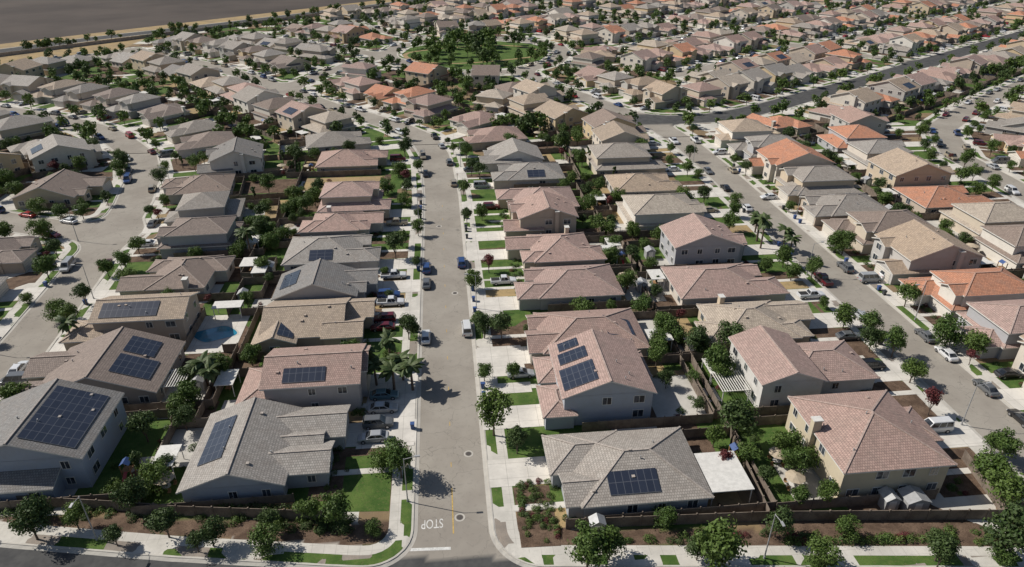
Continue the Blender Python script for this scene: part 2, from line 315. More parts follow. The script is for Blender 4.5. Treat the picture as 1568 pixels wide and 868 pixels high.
# ---------------------------------------------------------------- houses
RC={'p':(.4,.275,.235),'g':(.33,.3,.268),'t':(.43,.335,.25),'b':(.25,.195,.165),'o':(.52,.235,.14),'d':(.22,.21,.2),'l':(.46,.39,.315)}
def tint(c,rr,a=.13):
    f=rr.uniform(1-a,1+a);w=rr.uniform(-.025,.025);return (min(1,c[0]*(f+w)),min(1,c[1]*f),min(1,c[2]*(f-w)))
WC=[(.5,.43,.34),(.56,.5,.43),(.42,.4,.38),(.5,.41,.3),(.62,.58,.52),(.44,.37,.3),(.36,.36,.37)]
PT=.38
def slab(m,top,eave_t=.2):
    p0=Vector(top[0]);e=(Vector(top[1])-p0).normalized();n=e.cross(Vector(top[2])-p0).normalized();up=n.cross(e)
    uv=[((Vector(p)-p0).dot(e)+p0.x+p0.y,(Vector(p)-p0).dot(up)) for p in top]
    m.poly(top,'roof',uv);bt=[(p[0],p[1],p[2]-eave_t) for p in top];m.poly(bt[::-1],'trim')
    for i in range(len(top)):
        j=(i+1)%len(top);m.poly([bt[i],bt[j],top[j],top[i]],'trim')
def roofblock(mr,mc,mw,b,near,ov=.5):
    x0,x1,y0,y1,z,t=b[:6];X0,X1,Y0,Y1=x0-ov,x1+ov,y0-ov,y1+ov;ze=z-.05;xm=(X0+X1)/2;ym=(Y0+Y1)/2;wx=X1-X0;wy=Y1-Y0
    caps=[]
    if t=='h':
        if wx>=wy:
            h=wy/2;zr=ze+h*PT;a=(X0+h,ym,zr);c=(X1-h+.001,ym,zr)
            slab(mr,[(X0,Y0,ze),(X1,Y0,ze),c,a]);slab(mr,[(X1,Y1,ze),(X0,Y1,ze),a,c]);slab(mr,[(X1,Y0,ze),(X1,Y1,ze),c]);slab(mr,[(X0,Y1,ze),(X0,Y0,ze),a])
            caps=[(a,c),(a,(X0,Y0,ze)),(a,(X0,Y1,ze)),(c,(X1,Y0,ze)),(c,(X1,Y1,ze))]
        else:
            h=wx/2;zr=ze+h*PT;a=(xm,Y0+h,zr);c=(xm,Y1-h+.001,zr)
            slab(mr,[(X1,Y0,ze),(X1,Y1,ze),c,a]);slab(mr,[(X0,Y1,ze),(X0,Y0,ze),a,c]);slab(mr,[(X0,Y0,ze),(X1,Y0,ze),a]);slab(mr,[(X1,Y1,ze),(X0,Y1,ze),c])
            caps=[(a,c),(a,(X0,Y0,ze)),(a,(X1,Y0,ze)),(c,(X0,Y1,ze)),(c,(X1,Y1,ze))]
    elif t=='gx':
        zr=ze+wy/2*PT;a=(X0,ym,zr);c=(X1,ym,zr);slab(mr,[(X0,Y0,ze),(X1,Y0,ze),c,a]);slab(mr,[(X1,Y1,ze),(X0,Y1,ze),a,c]);caps=[(a,c)]
        for x in(x0,x1):mw.poly([(x,y0,z-.1),(x,y1,z-.1),(x,ym,zr-.17)],'wall')
    else:
        zr=ze+wx/2*PT;a=(xm,Y0,zr);c=(xm,Y1,zr);slab(mr,[(X1,Y0,ze),(X1,Y1,ze),c,a]);slab(mr,[(X0,Y1,ze),(X0,Y0,ze),a,c]);caps=[(a,c)]
        for y in(y0,y1):mw.poly([(x0,y,z-.1),(x1,y,z-.1),(xm,y,zr-.17)],'wall')
    for p,q in caps:
        if near: mc.obox((p[0],p[1],p[2]-.03),(q[0],q[1],q[2]-.03),.28,.12,'cap')
def roofz(b,x,y,ov=.5):
    x0,x1,y0,y1,z,t=b[:6];dx=min(x-(x0-ov),x1+ov-x);dy=min(y-(y0-ov),y1+ov-y);ze=z-.05
    if t=='h':return ze+min(dx,dy)*PT
    return ze+(dy if t=='gx' else dx)*PT
def window(m,x,y,z,w,h,nx,ny):
    tx,ty=-ny,nx
    def q(o,ww,z0,z1,k):
        a=(x-tx*ww+nx*o,y-ty*ww+ny*o);b=(x+tx*ww+nx*o,y+ty*ww+ny*o);m.poly([(*a,z0),(*b,z0),(*b,z1),(*a,z1)],k)
    for o,ww,z0,z1,k in((.05,w/2+.12,z-.12,z+h+.12,'trim'),(.07,w/2,z,z+h,'glass'),(.085,.035,z,z+h,'trim')): q(o,ww,z0,z1,k)
    a=(x-tx*(w/2+.12),y-ty*(w/2+.12));b=(x+tx*(w/2+.12),y+ty*(w/2+.12))
    for zz in(z-.12,z+h+.12): m.poly([(*a,zz),(*b,zz),(b[0]+nx*.05,b[1]+ny*.05,zz),(a[0]+nx*.05,a[1]+ny*.05,zz)],'trim')
def house_parts(blocks,gar,rr,near,wallk='wall',solar=(),chim=None):
    mw,mr,mc,mwin,mg,ms=MB(),MB(),MB(),MB(),MB(),MB()
    bl=[(b[0],b[1],b[2],b[3],b[4]+i*.017,b[5]) for i,b in enumerate(blocks)]
    for i,b in enumerate(bl):
        x0,x1,y0,y1,z,t=b;mw.box(x0,x1,y0,y1,-.1,z-.06,'wall',top=False);roofblock(mr,mc,mw,b,near)
        for nx,ny,L,cx,cy in((0,-1,x1-x0,(x0+x1)/2,y0),(0,1,x1-x0,(x0+x1)/2,y1),(-1,0,y1-y0,x0,(y0+y1)/2),(1,0,y1-y0,x1,(y0+y1)/2)):
            k=max(1,int(L/3.6))
            for fl in range(2 if z>4.5 else 1):
                for j in range(k):
                    s=-L/2+L*(j+.5)/k+rr.uniform(-.3,.3)
                    wx,wy=cx+(-ny)*s,cy+nx*s;zz=1.0+fl*2.75
                    if rr.random()<.14:continue
                    if any(o is not b and o[0]-1.1<wx+nx*.4<o[1]+1.1 and o[2]-1.1<wy+ny*.4<o[3]+1.1 and o[4]>zz+.2-(0 if fl==0 else 1.2) for o in bl):continue
                    if gar and fl==0 and abs(wx-gar[0])<gar[3]/2+1 and abs(wy-gar[1])<gar[3]/2+1:continue
                    window(mwin,wx,wy,zz,rr.choice([1.0,1.3,1.6]),rr.choice([1.1,1.25]) ,nx,ny)
    if gar:
        gx_,gy_,d,w=gar;nx,ny=d;tx,ty=-ny,nx
        for o,ww,zt,k in((.05,w/2+.15,2.4,'trim'),(.08,w/2,2.25,'garage')):
            a=(gx_-tx*ww+nx*o,gy_-ty*ww+ny*o);c=(gx_+tx*ww+nx*o,gy_+ty*ww+ny*o);mg.poly([(*a,0),(*c,0),(*c,zt),(*a,zt)],k)
    for bi,u0,u1,v0,v1 in solar:
        b=bl[bi];cs=[(u0,v0),(u1,v0),(u1,v1),(u0,v1)];P=[Vector((x,y,roofz(b,x,y)+.16)) for x,y in cs]
        l1=(P[1]-P[0]).length;l2=(P[3]-P[0]).length
        ms.poly(P,'solar',[(0,0),(l1,0),(l1,l2),(0,l2)])
        for i in range(4):
            p,q=P[i],P[(i+1)%4];ms.poly([p-Vector((0,0,.08)),q-Vector((0,0,.08)),q,p],'metal')
    if chim: mw.box(chim[0]-.6,chim[0]+.6,chim[1]-.45,chim[1]+.45,0,chim[2],'wall');mw.box(chim[0]-.7,chim[0]+.7,chim[1]-.55,chim[1]+.55,chim[2],chim[2]+.15,'trim')
    if near:
        b=max(bl,key=lambda b:(b[1]-b[0])*(b[3]-b[2]))
        for _ in range(5):
            x=rr.uniform(b[0]+1,b[1]-1);y=rr.uniform(b[2]+1,b[3]-1);z=roofz(b,x,y)
            if rr.random()<.5: mc.cyl(x,y,z-.1,z+.45,.09,.09,6,'metal')
            else: mc.box(x-.22,x+.22,y-.22,y+.22,z-.1,z+.22,'cap')
    return mw,mr,mc,mwin,mg,ms
def plan(a,b,st,v,mir):
    s=-1 if mir else 1
    def B(x0,x1,y0,y1,z,t):
        if s<0:x0,x1=-x1,-x0
        return (x0,x1,y0,y1,z,t)
    h=a/2;k=b/2;gw=6.2
    if st==1:
        if v==0: L=[B(-h,h,-k+4.2,k,2.95,'h'),B(h-gw-.2,h-.25,-k,0,2.85,'h'),B(-h+.3,-h+4.8,-k+2.4,0,2.85,'gy')]
        elif v==1: L=[B(-h,h,-k+5.5,k-2.5,3.0,'h'),B(h-gw-.2,h-.3,-k,1,2.85,'gy'),B(-h+.3,-h+6.5,0,k,2.85,'h'),B(-h+.6,-h+5.4,-k+3,0,2.8,'h')]
        else: L=[B(-h,h-1.2,-k+3.6,k,3.05,'gx'),B(h-gw,h,-k,2.5,2.85,'gy'),B(-h+2,-h+6,-k+2,0,2.8,'gy')]
    else:
        if v==0: L=[B(-h,h,-k+2.5,k,2.8,'h'),B(-h+.3,h-2.6,-k+4.5,k-.6,5.65,'h'),B(h-gw-.1,h-.3,-k,2,2.75,'h'),B(-h+.8,-h+5.2,-k+3,0,5.55,'gy')]
        elif v==1: L=[B(-h,h-.4,-k+3.5,k-.4,5.65,'gx'),B(h-gw,h,-k,0,2.8,'gy'),B(-h+1.2,-h+5.4,-k+2.2,0,5.5,'gy')]
        else: L=[B(-h,h,-k+3,k,2.8,'h'),B(-h+1.2,h-.3,-k+3.3,k-3.2,5.6,'h'),B(h-gw-.4,h-.6,-k,0,2.75,'h')]
    gx_=(h-gw/2-.2)*s
    return L,(gx_,-k,(0,-1),4.9)
def place_house(x,y,rz,L,gar,roof,wall,seed,solar=(),chim=None):
    rr=random.Random(seed);mw,mr,mc,mwin,mg,ms=house_parts(L,gar,rr,True,solar=solar,chim=chim)
    e=bpy.data.objects.new('suburban_house',None);COL.objects.link(e);e.location=(x,y,0);e.rotation_euler=(0,0,rz);e.empty_display_size=.5
    rc=tint(roof,rr,.08)
    for m,n,c in((mw,'walls',wall),(mr,'roof',rc),(mc,'ridge_caps_and_vents',rc),(mwin,'windows',wall),(mg,'garage_door',wall),(ms,'solar_panels',wall)):
        if m.f: obj(n,m.mesh(n),par=e,col=c)
VAR={}
def far_house(x,y,rz,a,b,st,v,mir,roof):
    a=round(a);b=round(b);sol=R.random()<.3 and (st,v) in((2,1),(1,2));key=(a,b,st,v,mir,sol)
    if key not in VAR:
        L,g=plan(a,b,st,v,mir);rr=random.Random(a*31+b*7+st*3+v);ch=(-(a/2-.2) if mir else a/2-.2,b/4,7.2 if st==2 else 4.8) if v==1 else None
        parts=house_parts(L,g,rr,False,chim=ch,solar=[(0,-3.5,2.5,L[0][3]-3.7,L[0][3]-.5)] if sol else ());m=MB()
        for p in parts:
            i=0
            for f,mi in zip(p.f,p.m):
                k=p.mats[mi];m.poly([p.v[q] for q in f],'wallr' if k=='wall' else k,p.uv[i:i+len(f)]);i+=len(f)
        VAR[key]=m.mesh('house_mesh')
    rc=tint(roof,R);obj('suburban_house',VAR[key],(x,y,0),rz,col=rc)
SURF={'lawn':MB(),'conc':MB(),'mulch':MB(),'patio':MB(),'dirt':MB()}
ZL={'lawn':.018,'mulch':.012,'dirt':.006,'patio':.024,'conc':.030}
def l2w(x,y,rz,u,v): return (x+u*cos(rz)-v*sin(rz),y+u*sin(rz)+v*cos(rz))
def march(px,py,dx,dy,target,mx=26):
    t=0
    while t<mx:
        if sd(px+dx*t,py+dy*t)<target:return t
        t+=.25
    return None
SHR=[];HOUSES=[];FEN={};CARS=[];YARD=[]
def lot(x,y,rz,a,b,gx_,i,near):
    fd=(sin(rz),-cos(rz));k=b/2;y0=-k;zj=(i%9)*.0004
    P0=l2w(x,y,rz,gx_-2.7,y0);P1=l2w(x,y,rz,gx_+2.7,y0);t0=march(*P0,*fd,.2);t1=march(*P1,*fd,.2)
    if t0 is not None and t1 is not None:
        z=ZL['conc']+zj;SURF['conc'].poly([(*P0,z),(P0[0]+fd[0]*t0,P0[1]+fd[1]*t0,z),(P1[0]+fd[0]*t1,P1[1]+fd[1]*t1,z),(*P1,z)],'conc')
        mx,my=l2w(x,y,rz,gx_,y0-t0/2);mark(mx,my,4.6,t0,rz,-1)
        if R.random()<.42: CARS.append((*l2w(x,y,rz,gx_+R.choice([-1.3,1.3]),y0-3.4),rz+pi/2+(pi if R.random()<.5 else 0)))
    s=-1 if gx_>0 else 1;u0=s*(a/2+.8);u1=gx_+s*2.9
    cells=[(u0,(u0+u1)/2+s*.45),((u0+u1)/2-s*.45,u1)]
    kk=R.choice(['lawn','lawn','lawn','mulch','mulch','dirt'])
    for j,(ua,ub) in enumerate(cells):
        Q0=l2w(x,y,rz,ua,-k+4);Q1=l2w(x,y,rz,ub,-k+4);t0=march(*Q0,*fd,3.3);t1=march(*Q1,*fd,3.3)
        if t0 and t1:
            k2=kk if R.random()<.7 else R.choice(['lawn','mulch']);z=ZL[k2]+zj;SURF[k2].poly([(*Q0,z),(Q0[0]+fd[0]*t0,Q0[1]+fd[1]*t0,z),(Q1[0]+fd[0]*t1,Q1[1]+fd[1]*t1,z),(*Q1,z)],k2)
    u=(u0+u1)/2;W0=l2w(x,y,rz,u-.55,-k+3);W1=l2w(x,y,rz,u+.55,-k+3);t0=march(*W0,*fd,3.1)
    if t0:
        z=ZL['conc']+.006+zj;SURF['conc'].poly([(*W0,z),(W0[0]+fd[0]*t0,W0[1]+fd[1]*t0,z),(W1[0]+fd[0]*t0,W1[1]+fd[1]*t0,z),(*W1,z)],'conc')
    if near:
        for _ in range(R.randint(6,11)):
            uu=R.uniform(min(u0,u1),max(u0,u1));SHR.append((*l2w(x,y,rz,uu,-k+1.4+R.uniform(-1.3,.6)),R.uniform(.35,.75)))
    bd=(-fd[0],-fd[1]);rear=l2w(x,y,rz,0,k+.8);t=0
    while t<15:
        px,py=rear[0]+bd[0]*t,rear[1]+bd[1]*t;o=occ.get((floor(px),floor(py)))
        if (o is not None and o!=i) or sd(px,py)<4:break
        t+=.5
    rd=(t/2+.4 if (o is not None and o!=i) else min(t,9));h=a/2+.9
    if rd>1.2:
        for ua,ub in((-h+.2,0),(0,h-.2)):
            k2=R.choice(['lawn','patio','patio','dirt','mulch','lawn']);z=ZL[k2]+zj;d2=rd if R.random()<.6 else rd*.6
            SURF[k2].poly([(*l2w(x,y,rz,ua,k-.5),z),(*l2w(x,y,rz,ub,k-.5),z),(*l2w(x,y,rz,ub,k+d2),z),(*l2w(x,y,rz,ua,k+d2),z)],k2)
    if rd>3 and y<300:
        for _ in range(2):
            if R.random()<.6: YARD.append((*l2w(x,y,rz,R.uniform(-a/2+1.5,a/2-1.5),k+1.6+R.uniform(0,max(.1,rd-3.2))),rz,R.choice(['cover','shed','umb','tramp','umb','chairs','play','cover'])))
    if y<330:
        m=MB();pts=[l2w(x,y,rz,-h,-k+5.5),l2w(x,y,rz,-h,k+rd),l2w(x,y,rz,h,k+rd),l2w(x,y,rz,h,-k+5.5)]
        for p,q in zip(pts[:-1],pts[1:]):
            n=max(1,int(hypot(q[0]-p[0],q[1]-p[1])/2.4))
            for j in range(n):
                A=(p[0]+(q[0]-p[0])*j/n,p[1]+(q[1]-p[1])*j/n);Bq=(p[0]+(q[0]-p[0])*(j+1)/n,p[1]+(q[1]-p[1])*(j+1)/n);mx,my=(A[0]+Bq[0])/2,(A[1]+Bq[1])/2
                o=occ.get((floor(mx),floor(my)))
                if (o is not None and o!=i) or sd(mx,my)<4:continue
                if any(abs(mx-f[0])<.75 and abs(my-f[1])<.75 for f in FEN.get((floor(mx/8),floor(my/8)),[])):continue
                FEN.setdefault((floor(mx/8),floor(my/8)),[]).append((mx,my))
                m.obox((*A,-.05),(*Bq,-.05),.07,1.8,'fence');m.box(A[0]-.07,A[0]+.07,A[1]-.07,A[1]+.07,0,1.95,'fence')
        if m.f:obj('wood_fence',m.mesh('wood_fence'))
# houses surveyed one by one: absolute blocks in metres (x0,x1,y0,y1,eave,type)
HERO=[
 ('W',[(17,33.5,62.2,75.2,3.0,'h'),(13.8,24,68.4,75.5,2.9,'h'),(15,22,62.6,68,2.85,'gx')],72,13.8,'g',(.33,.34,.36),[(0,20.5,27.2,62.9,66)],None),
 ('W',[(17.5,31.2,81,94.6,5.7,'gy'),(14.6,19,80.4,87.5,2.8,'h'),(15,33,89,95.4,2.85,'h')],84,14.6,'p',(.36,.38,.42),[(0,17.6,22.8,82,87.2),(0,18,22.4,88.4,91.3),(0,18.4,21.6,92,94.2)],None),
 ('W',[(17,35,97,109.8,3,'h'),(14.6,24,97.6,104,2.85,'gx'),(24,31,96.6,103,2.95,'gy'),(15.5,22,105.2,109.5,2.8,'gx')],100.8,14.6,'p',(.5,.44,.37),[(0,28.5,33.4,99.5,104.5)],None),
 ('E',[(-35.5,-22.5,70,85.2,3.1,'gy'),(-25,-15.6,79.2,85.6,2.9,'gx'),(-25,-17,72,77.5,2.9,'gx'),(-27,-18.5,76.5,80.5,2.85,'gx')],82.3,-15.6,'g',(.34,.36,.4),[(0,-34.3,-30.9,73.5,82.5)],None),
 ('E',[(-28.3,-14,88,98.4,5.7,'gx'),(-32.5,-27,87.3,97,2.9,'h'),(-20,-13.2,91.5,98,5.5,'gx')],94.8,-13.2,'p',(.38,.35,.34),[(0,-25.5,-19,88.3,90.8)],None),
 ('E',[(-33,-19,106.5,119.5,3.0,'gx'),(-24,-14,112.6,119,2.9,'gx'),(-22,-15.5,105.8,111.6,2.9,'gx'),(-34,-27,104.8,112,2.85,'gy')],115.8,-14,'t',(.42,.35,.28),[(3,-29.9,-27.3,105.5,110)],None),
 ('W',[(-66,-49.5,75,88.4,5.7,'gy'),(-63,-53,72.6,78,2.9,'gx'),(-69,-60,78,85,2.9,'gx')],81,-69,'d',(.33,.36,.42),[(0,-57,-50.4,76,87.3)],None),
 ('W',[(-65,-46.5,92.5,106.2,3.1,'gy'),(-69,-57,99,105.5,2.9,'gx'),(-68,-57,92,97,2.85,'gx')],102.4,-69,'b',(.3,.26,.23),[(0,-53.5,-47.8,94.5,99.5),(0,-53.5,-49,100.3,104.8)],None),
 ('W',[(-63,-47.5,111,120,5.6,'gx'),(-68,-58,109.4,116,2.85,'h')],112.6,-68,'t',(.42,.34,.27),[(0,-62,-52,111.4,114.6)],None),
 ('E',[(51.5,66.3,62,77.2,5.7,'h'),(64,70.5,69.5,76.3,2.9,'h')],73,70.5,'p',(.5,.43,.31),[],(51.3,70,7.6)),
 ('E',[(48.8,58.6,81.2,94,5.7,'gy'),(56,70,84.6,95,2.9,'h')],89.4,70,'p',(.55,.53,.5),[],None),
]
hid=0
for fr,bl,gy_,gxx,rf,wl,so,ch in HERO:
    hid+=1
    x0=min(b[0] for b in bl);x1=max(b[1] for b in bl);y0=min(b[2] for b in bl);y1=max(b[3] for b in bl);cx,cy=(x0+x1)/2,(y0+y1)/2
    L=[(b[0]-cx,b[1]-cx,b[2]-cy,b[3]-cy,b[4],b[5]) for b in bl];d=(-1,0) if fr=='W' else (1,0)
    S=[(s[0],s[1]-cx,s[2]-cx,s[3]-cy,s[4]-cy) for s in so];C=(ch[0]-cx,ch[1]-cy,ch[2]) if ch else None
    place_house(cx,cy,0,L,(gxx-cx,gy_-cy,d,4.9),RC[rf],wl,hid,S,C);mark(cx,cy,x1-x0+1,y1-y0+1,0,hid)
    rz=-pi/2 if fr=='W' else pi/2
    gl=-(gy_-cy) if fr=='W' else (gy_-cy)
    HOUSES.append((cx,cy,rz,y1-y0,x1-x0,gl,hid,True))
EX=[(24.9,122.4,20.5,12.6,1,0,0,'p',-90),(24.9,138.6,20.7,13.6,1,1,1,'p',-90),(23.8,154.6,17.5,10.8,2,1,0,'p',-90),(25,169.5,20,13.5,1,0,1,'p',-90),(25,190.5,20,13,1,0,0,'g',-90),
(-23.9,126.4,19.3,11.4,1,2,0,'d',90),(-24.6,143,20,13.6,1,0,1,'g',90),(-24.5,158.4,19,10.6,1,1,0,'p',90),(-22.6,172.5,17.5,13,2,0,1,'p',90),(-27,208,20,14,1,0,0,'p',90),(-34,229,20,14.5,1,0,1,'g',100),
(-56,134.5,19,14,1,1,0,'b',-90),(-58,154,18,12.5,2,0,1,'b',-88),(-63,208,18,14,2,1,0,'d',-80),(-68,189,18,13,1,0,1,'b',-82),(-78,232,18,14,1,0,0,'b',-68),(-105,273,18,15,1,1,0,'b',-45),
(57.5,103.6,22,12.5,1,1,0,'l',90),(57.5,119.6,21.5,13,1,0,1,'p',90),(59.5,136,18.5,11.4,2,1,0,'p',90),(56.5,156.5,21,15,2,0,0,'l',90),(57,178,19,13,1,0,1,'t',90),(56.5,197.5,21,15,2,0,1,'g',90),(60,216,18,13,2,1,0,'t',92),
(107,68,19,13,2,0,0,'p',-90),(104.5,83,18,12.5,2,1,0,'t',-90),(104,96.5,19,11.5,2,2,0,'p',-90),(104.5,110,20,12.5,2,0,1,'o',-90),(104.5,125.4,20,13,2,1,0,'t',-90),(104,140.6,20,14,2,0,1,'b',-90),(103.5,156.5,20,13,1,0,0,'g',-90),(103.5,171.5,20,13.5,2,0,0,'g',-90),(104,188,21,14,2,1,1,'o',-90),(104,204.5,19,13,2,0,1,'g',-90),(104,222,20,14,2,2,0,'t',-90),
(134,112,19,13,1,0,0,'o',90),(137,143,20,14,2,0,0,'l',90),(134.5,159.5,20,14,1,0,1,'o',90),(135.5,176,20,14,2,1,0,'t',90),(138,193,19,14,2,0,1,'g',90),(138,210,19,14,2,2,0,'o',88),(134,127.5,19,13,2,0,1,'b',90),(152,245,18,14,1,0,0,'p',-147),(150,228,17,13,2,1,0,'p',90),
(-100,150,16,13.5,1,0,1,'b',90),(-104,190,19,15,1,2,0,'b',90),(-116,219,19,14,2,1,0,'g',120),(-145,253,20,15,2,0,0,'g',135),
(18,229,20,14.5,1,0,0,'p',-80),(13,250,19,14,1,1,0,'p',-50),(-4,267,18,13.5,2,0,0,'p',-45),(46,247,18,14,2,1,1,'t',115),(38,266,18,13.5,2,0,1,'t',115),(22,276,16,13,2,2,0,'l',-30)]
for i,(x,y,b,a,st,v,mi,rf,ro) in enumerate(EX):
    hid+=1;rz=radians(ro);L,g=plan(a,b,st,v,mi);so=[]
    if rf in 'dg' and i%2==0 and v!=1 or i in(5,):
        B0=L[0 if st==1 else (1 if v==0 else 0)];w=B0[1]-B0[0];d=B0[3]-B0[2]
        side=(B0[1]-3.2,B0[1]-.3) if i%3 else (B0[0]+.3,B0[0]+3.2)
        ymid=(B0[2]+B0[3])/2
        if B0[5]=='h' and d>w: so=[(L.index(B0),side[0],side[1],ymid-2.4,ymid+2.6)]
        elif B0[5]=='gx': so=[(0,-3,3,B0[3]-4,B0[3]-.6)]
    ch=None
    if v==1: ch=((-(a/2) if mi else a/2)*.98,b*.2,7.2 if st==2 else 4.8)
    if y<215: place_house(x,y,rz,L,g,RC[rf],WC[(i*5+2)%len(WC)],100+i,so,ch)
    else: far_house(x,y,rz,a,b,st,v,bool(mi),RC[rf])
    mark(x,y,a+1,b+1,rz,hid);HOUSES.append((x,y,rz,a,b,g[0],hid,True))
RES=[(-22,190,12,10),(-48,192,12,8)]
for r in RES: mark(r[0],r[1],r[2],r[3],0,-2)
mark(-43,113.5,7,12,0,-3)
def okzone(x,y):
    if y-x>632 or (y-x>588 and x<-172):return False
    if (x-21)**2+(y-397)**2<52**2 and inside(np.array([x]),np.array([y]),PARK)[0]:return False
    if y<62:return False
    return True
def walk(pl):
    for (x0,y0),(x1,y1) in seglist(pl):
        L=hypot(x1-x0,y1-y0);n=max(1,int(L/1.5))
        for j in range(n): yield x0+(x1-x0)*j/n,y0+(y1-y0)*j/n,(x1-x0)/L,(y1-y0)/L,L/n
for k,pl in ST.items():
    if k in('south','arterial') :continue
    for side in(-1,1):
        wait=0
        for x,y,tx,ty,dl in walk(pl):
            wait-=dl
            if wait>0:continue
            nx,ny=-ty*side,tx*side;a=R.choice([12,13,13,14]);b=R.choice([17,18,19]);hw=HW.get(k,5.1)
            off=hw+7.3+b/2+R.choice([0,0,.8]) if k!='cross' else hw+8+b/2;hx,hy=x+nx*off,y+ny*off
            if not okzone(hx,hy) or not vis(hx,hy,1.15):continue
            rz=atan2(ny,nx)-pi/2
            if not free(hx,hy,a+1.6,b,rz,6.6):continue
            st=2 if R.random()<.6 else 1;v=R.randint(0,2);mi=R.random()<.5
            if hx<-60: rf=R.choice('gggbbdptg')
            elif hx>110 and y<420: rf=R.choice('ppotolpgtob')
            else: rf=R.choice('ppplttpoobbg')
            hid+=1;L,g=plan(a,b,st,v,mi);far_house(hx,hy,rz+R.choice([0,0,0,.04,-.04]),a,b,st,v,mi,RC[rf]);mark(hx,hy,a+.6,b+.6,rz,hid)
            HOUSES.append((hx,hy,rz,a,b,g[0],hid,hy<260));wait=a+1.5
for h in HOUSES: lot(*h)
mark(11.2,63.5,6.5,13,0,-4)
# ---------------------------------------------------------------- vegetation
def quadcloud(m,cen,nrm,size,k,rr):
    for c,n in zip(cen,nrm):
        n=n.normalized();t=n.orthogonal().normalized();a=rr.uniform(0,2*pi);b=n.cross(t);u=(t*cos(a)+b*sin(a))*size*rr.uniform(.6,1.2);w=n.cross(u).normalized()*size*rr.uniform(.5,.9)
        m.poly([c-u,c-w*.8,c+u,c+w*.8],k)
def limb(m,p,q,r0,r1,n,k='bark'):
    p=Vector(p);q=Vector(q);d=(q-p).normalized();t=d.orthogonal().normalized();b=d.cross(t)
    A=[p+(t*cos(2*pi*i/n)+b*sin(2*pi*i/n))*r0 for i in range(n)];B=[q+(t*cos(2*pi*i/n)+b*sin(2*pi*i/n))*r1 for i in range(n)]
    for i in range(n): m.poly([A[i],A[(i+1)%n],B[(i+1)%n],B[i]],k)
def rv(rr):
    while 1:
        v=Vector((rr.uniform(-1,1),rr.uniform(-1,1),rr.uniform(-1,1)))
        if .05<v.length<1:return v.normalized()
def tree_mesh(seed,h,r,ncl,nl,ls,leaf='leaf',flat=1.0):
    rr=random.Random(seed);m=MB();th=h*.2;limb(m,(0,0,-.1),(0,0,th),.14*h/6,.1*h/6,7)
    cc=h-r*flat
    for i in range(ncl):
        d=rv(rr);q=rr.random()**.45;c=Vector((d.x*r*q*.72,d.y*r*q*.72,cc+d.z*r*flat*q*.72));rc=r*rr.uniform(.3,.5)
        if i<7: limb(m,(0,0,th*.95),c,.06*h/6,.02,5)
        cen=[];nr=[]
        for j in range(nl):
            n=rv(rr)
            if n.z<-.5:n.z*=-.5
            cen.append(c+n*rc*rr.uniform(.6,1.12));nr.append(n+rv(rr)*.7)
        quadcloud(m,cen,nr,ls,leaf,rr)
    return m.mesh('tree_mesh')
def shrub_mesh(seed,leaf,n=260,ls=.14,flat=.8):
    rr=random.Random(seed);m=MB();cen=[];nr=[]
    for j in range(n):
        d=rv(rr);d.z=abs(d.z);cen.append(Vector((d.x,d.y,d.z*flat*1.3))*rr.uniform(.7,1.1)*(1+.15*sin(d.x*5+seed)));nr.append(d+rv(rr)*.6)
    quadcloud(m,cen,nr,ls,leaf,rr);return m.mesh('shrub_mesh')
def palm_mesh(seed,h):
    rr=random.Random(seed);m=MB();limb(m,(0,0,-.1),(.1,.05,h),.22,.16,8)
    for i in range(26):
        a=rr.uniform(0,2*pi);el=rr.uniform(-.5,1.1);L=rr.uniform(2.0,2.8);p=Vector((.1,.05,h));d=Vector((cos(a)*cos(el),sin(a)*cos(el),sin(el)));side=Vector((-sin(a),cos(a),0));w0=.12
        for s in range(5):
            d=(d+Vector((0,0,-.26))).normalized();q=p+d*L/5;w1=[.38,.5,.45,.3,.05][s]
            m.poly([p-side*w0-Vector((0,0,w0*.5)),q-side*w1-Vector((0,0,w1*.5)),q,p],'leafp');m.poly([p,q,q+side*w1-Vector((0,0,w1*.5)),p+side*w0-Vector((0,0,w0*.5))],'leafp');p=q;w0=w1
    return m.mesh('palm_mesh')
TN=[tree_mesh(i,5.6+.4*(i%3),2.3+.2*(i%4),26,100,.2,['leaf','leaf','leafd','leaf','leafd','leaf'][i%6],[1.05,.95,1.0,1.12,.92,1][i%6]) for i in range(6)]
TR_=[tree_mesh(20+i,5,1.7,14,70,.2,'leafr') for i in range(2)]
TF=[tree_mesh(40+i,5.4+.4*(i%3),2.4+.2*(i%4),12,24,.5,['leaf','leafd','leaf','leafd'][i%4],[1,.95,1.05,1.0][i%4]) for i in range(5)]
TC=[tree_mesh(60,6,.75,16,60,.18,'leafd',3.2)]
SH=[shrub_mesh(1,'leaf'),shrub_mesh(2,'leafd'),shrub_mesh(3,'leafr'),shrub_mesh(4,'leafp')]
PM=[palm_mesh(i,4.5+i*.7) for i in range(3)]
DT=bpy.data.objects.new('distant_trees',None);COL.objects.link(DT);SG=bpy.data.objects.new('garden_shrubs',None);COL.objects.link(SG)
def tree(x,y,sc=1,kind=None):
    if y>=235: sc*=1.12
    s=(sc*R.uniform(.9,1.1),sc*R.uniform(.9,1.1),sc*R.uniform(.9,1.1));rz=R.uniform(0,6.28)
    if kind=='palm': obj('palm_tree',R.choice(PM),(x,y,0),rz,s);return
    if y<235: me=R.choice(TR_) if kind=='red' else (TC[0] if kind=='cyp' else R.choice(TN));obj('cypress_tree' if kind=='cyp' else 'street_tree' if sd(x,y)<5 else 'garden_tree',me,(x,y,-.02),rz,s)
    else: obj('tree',R.choice(TF),(x,y,-.02),rz,s,par=DT)
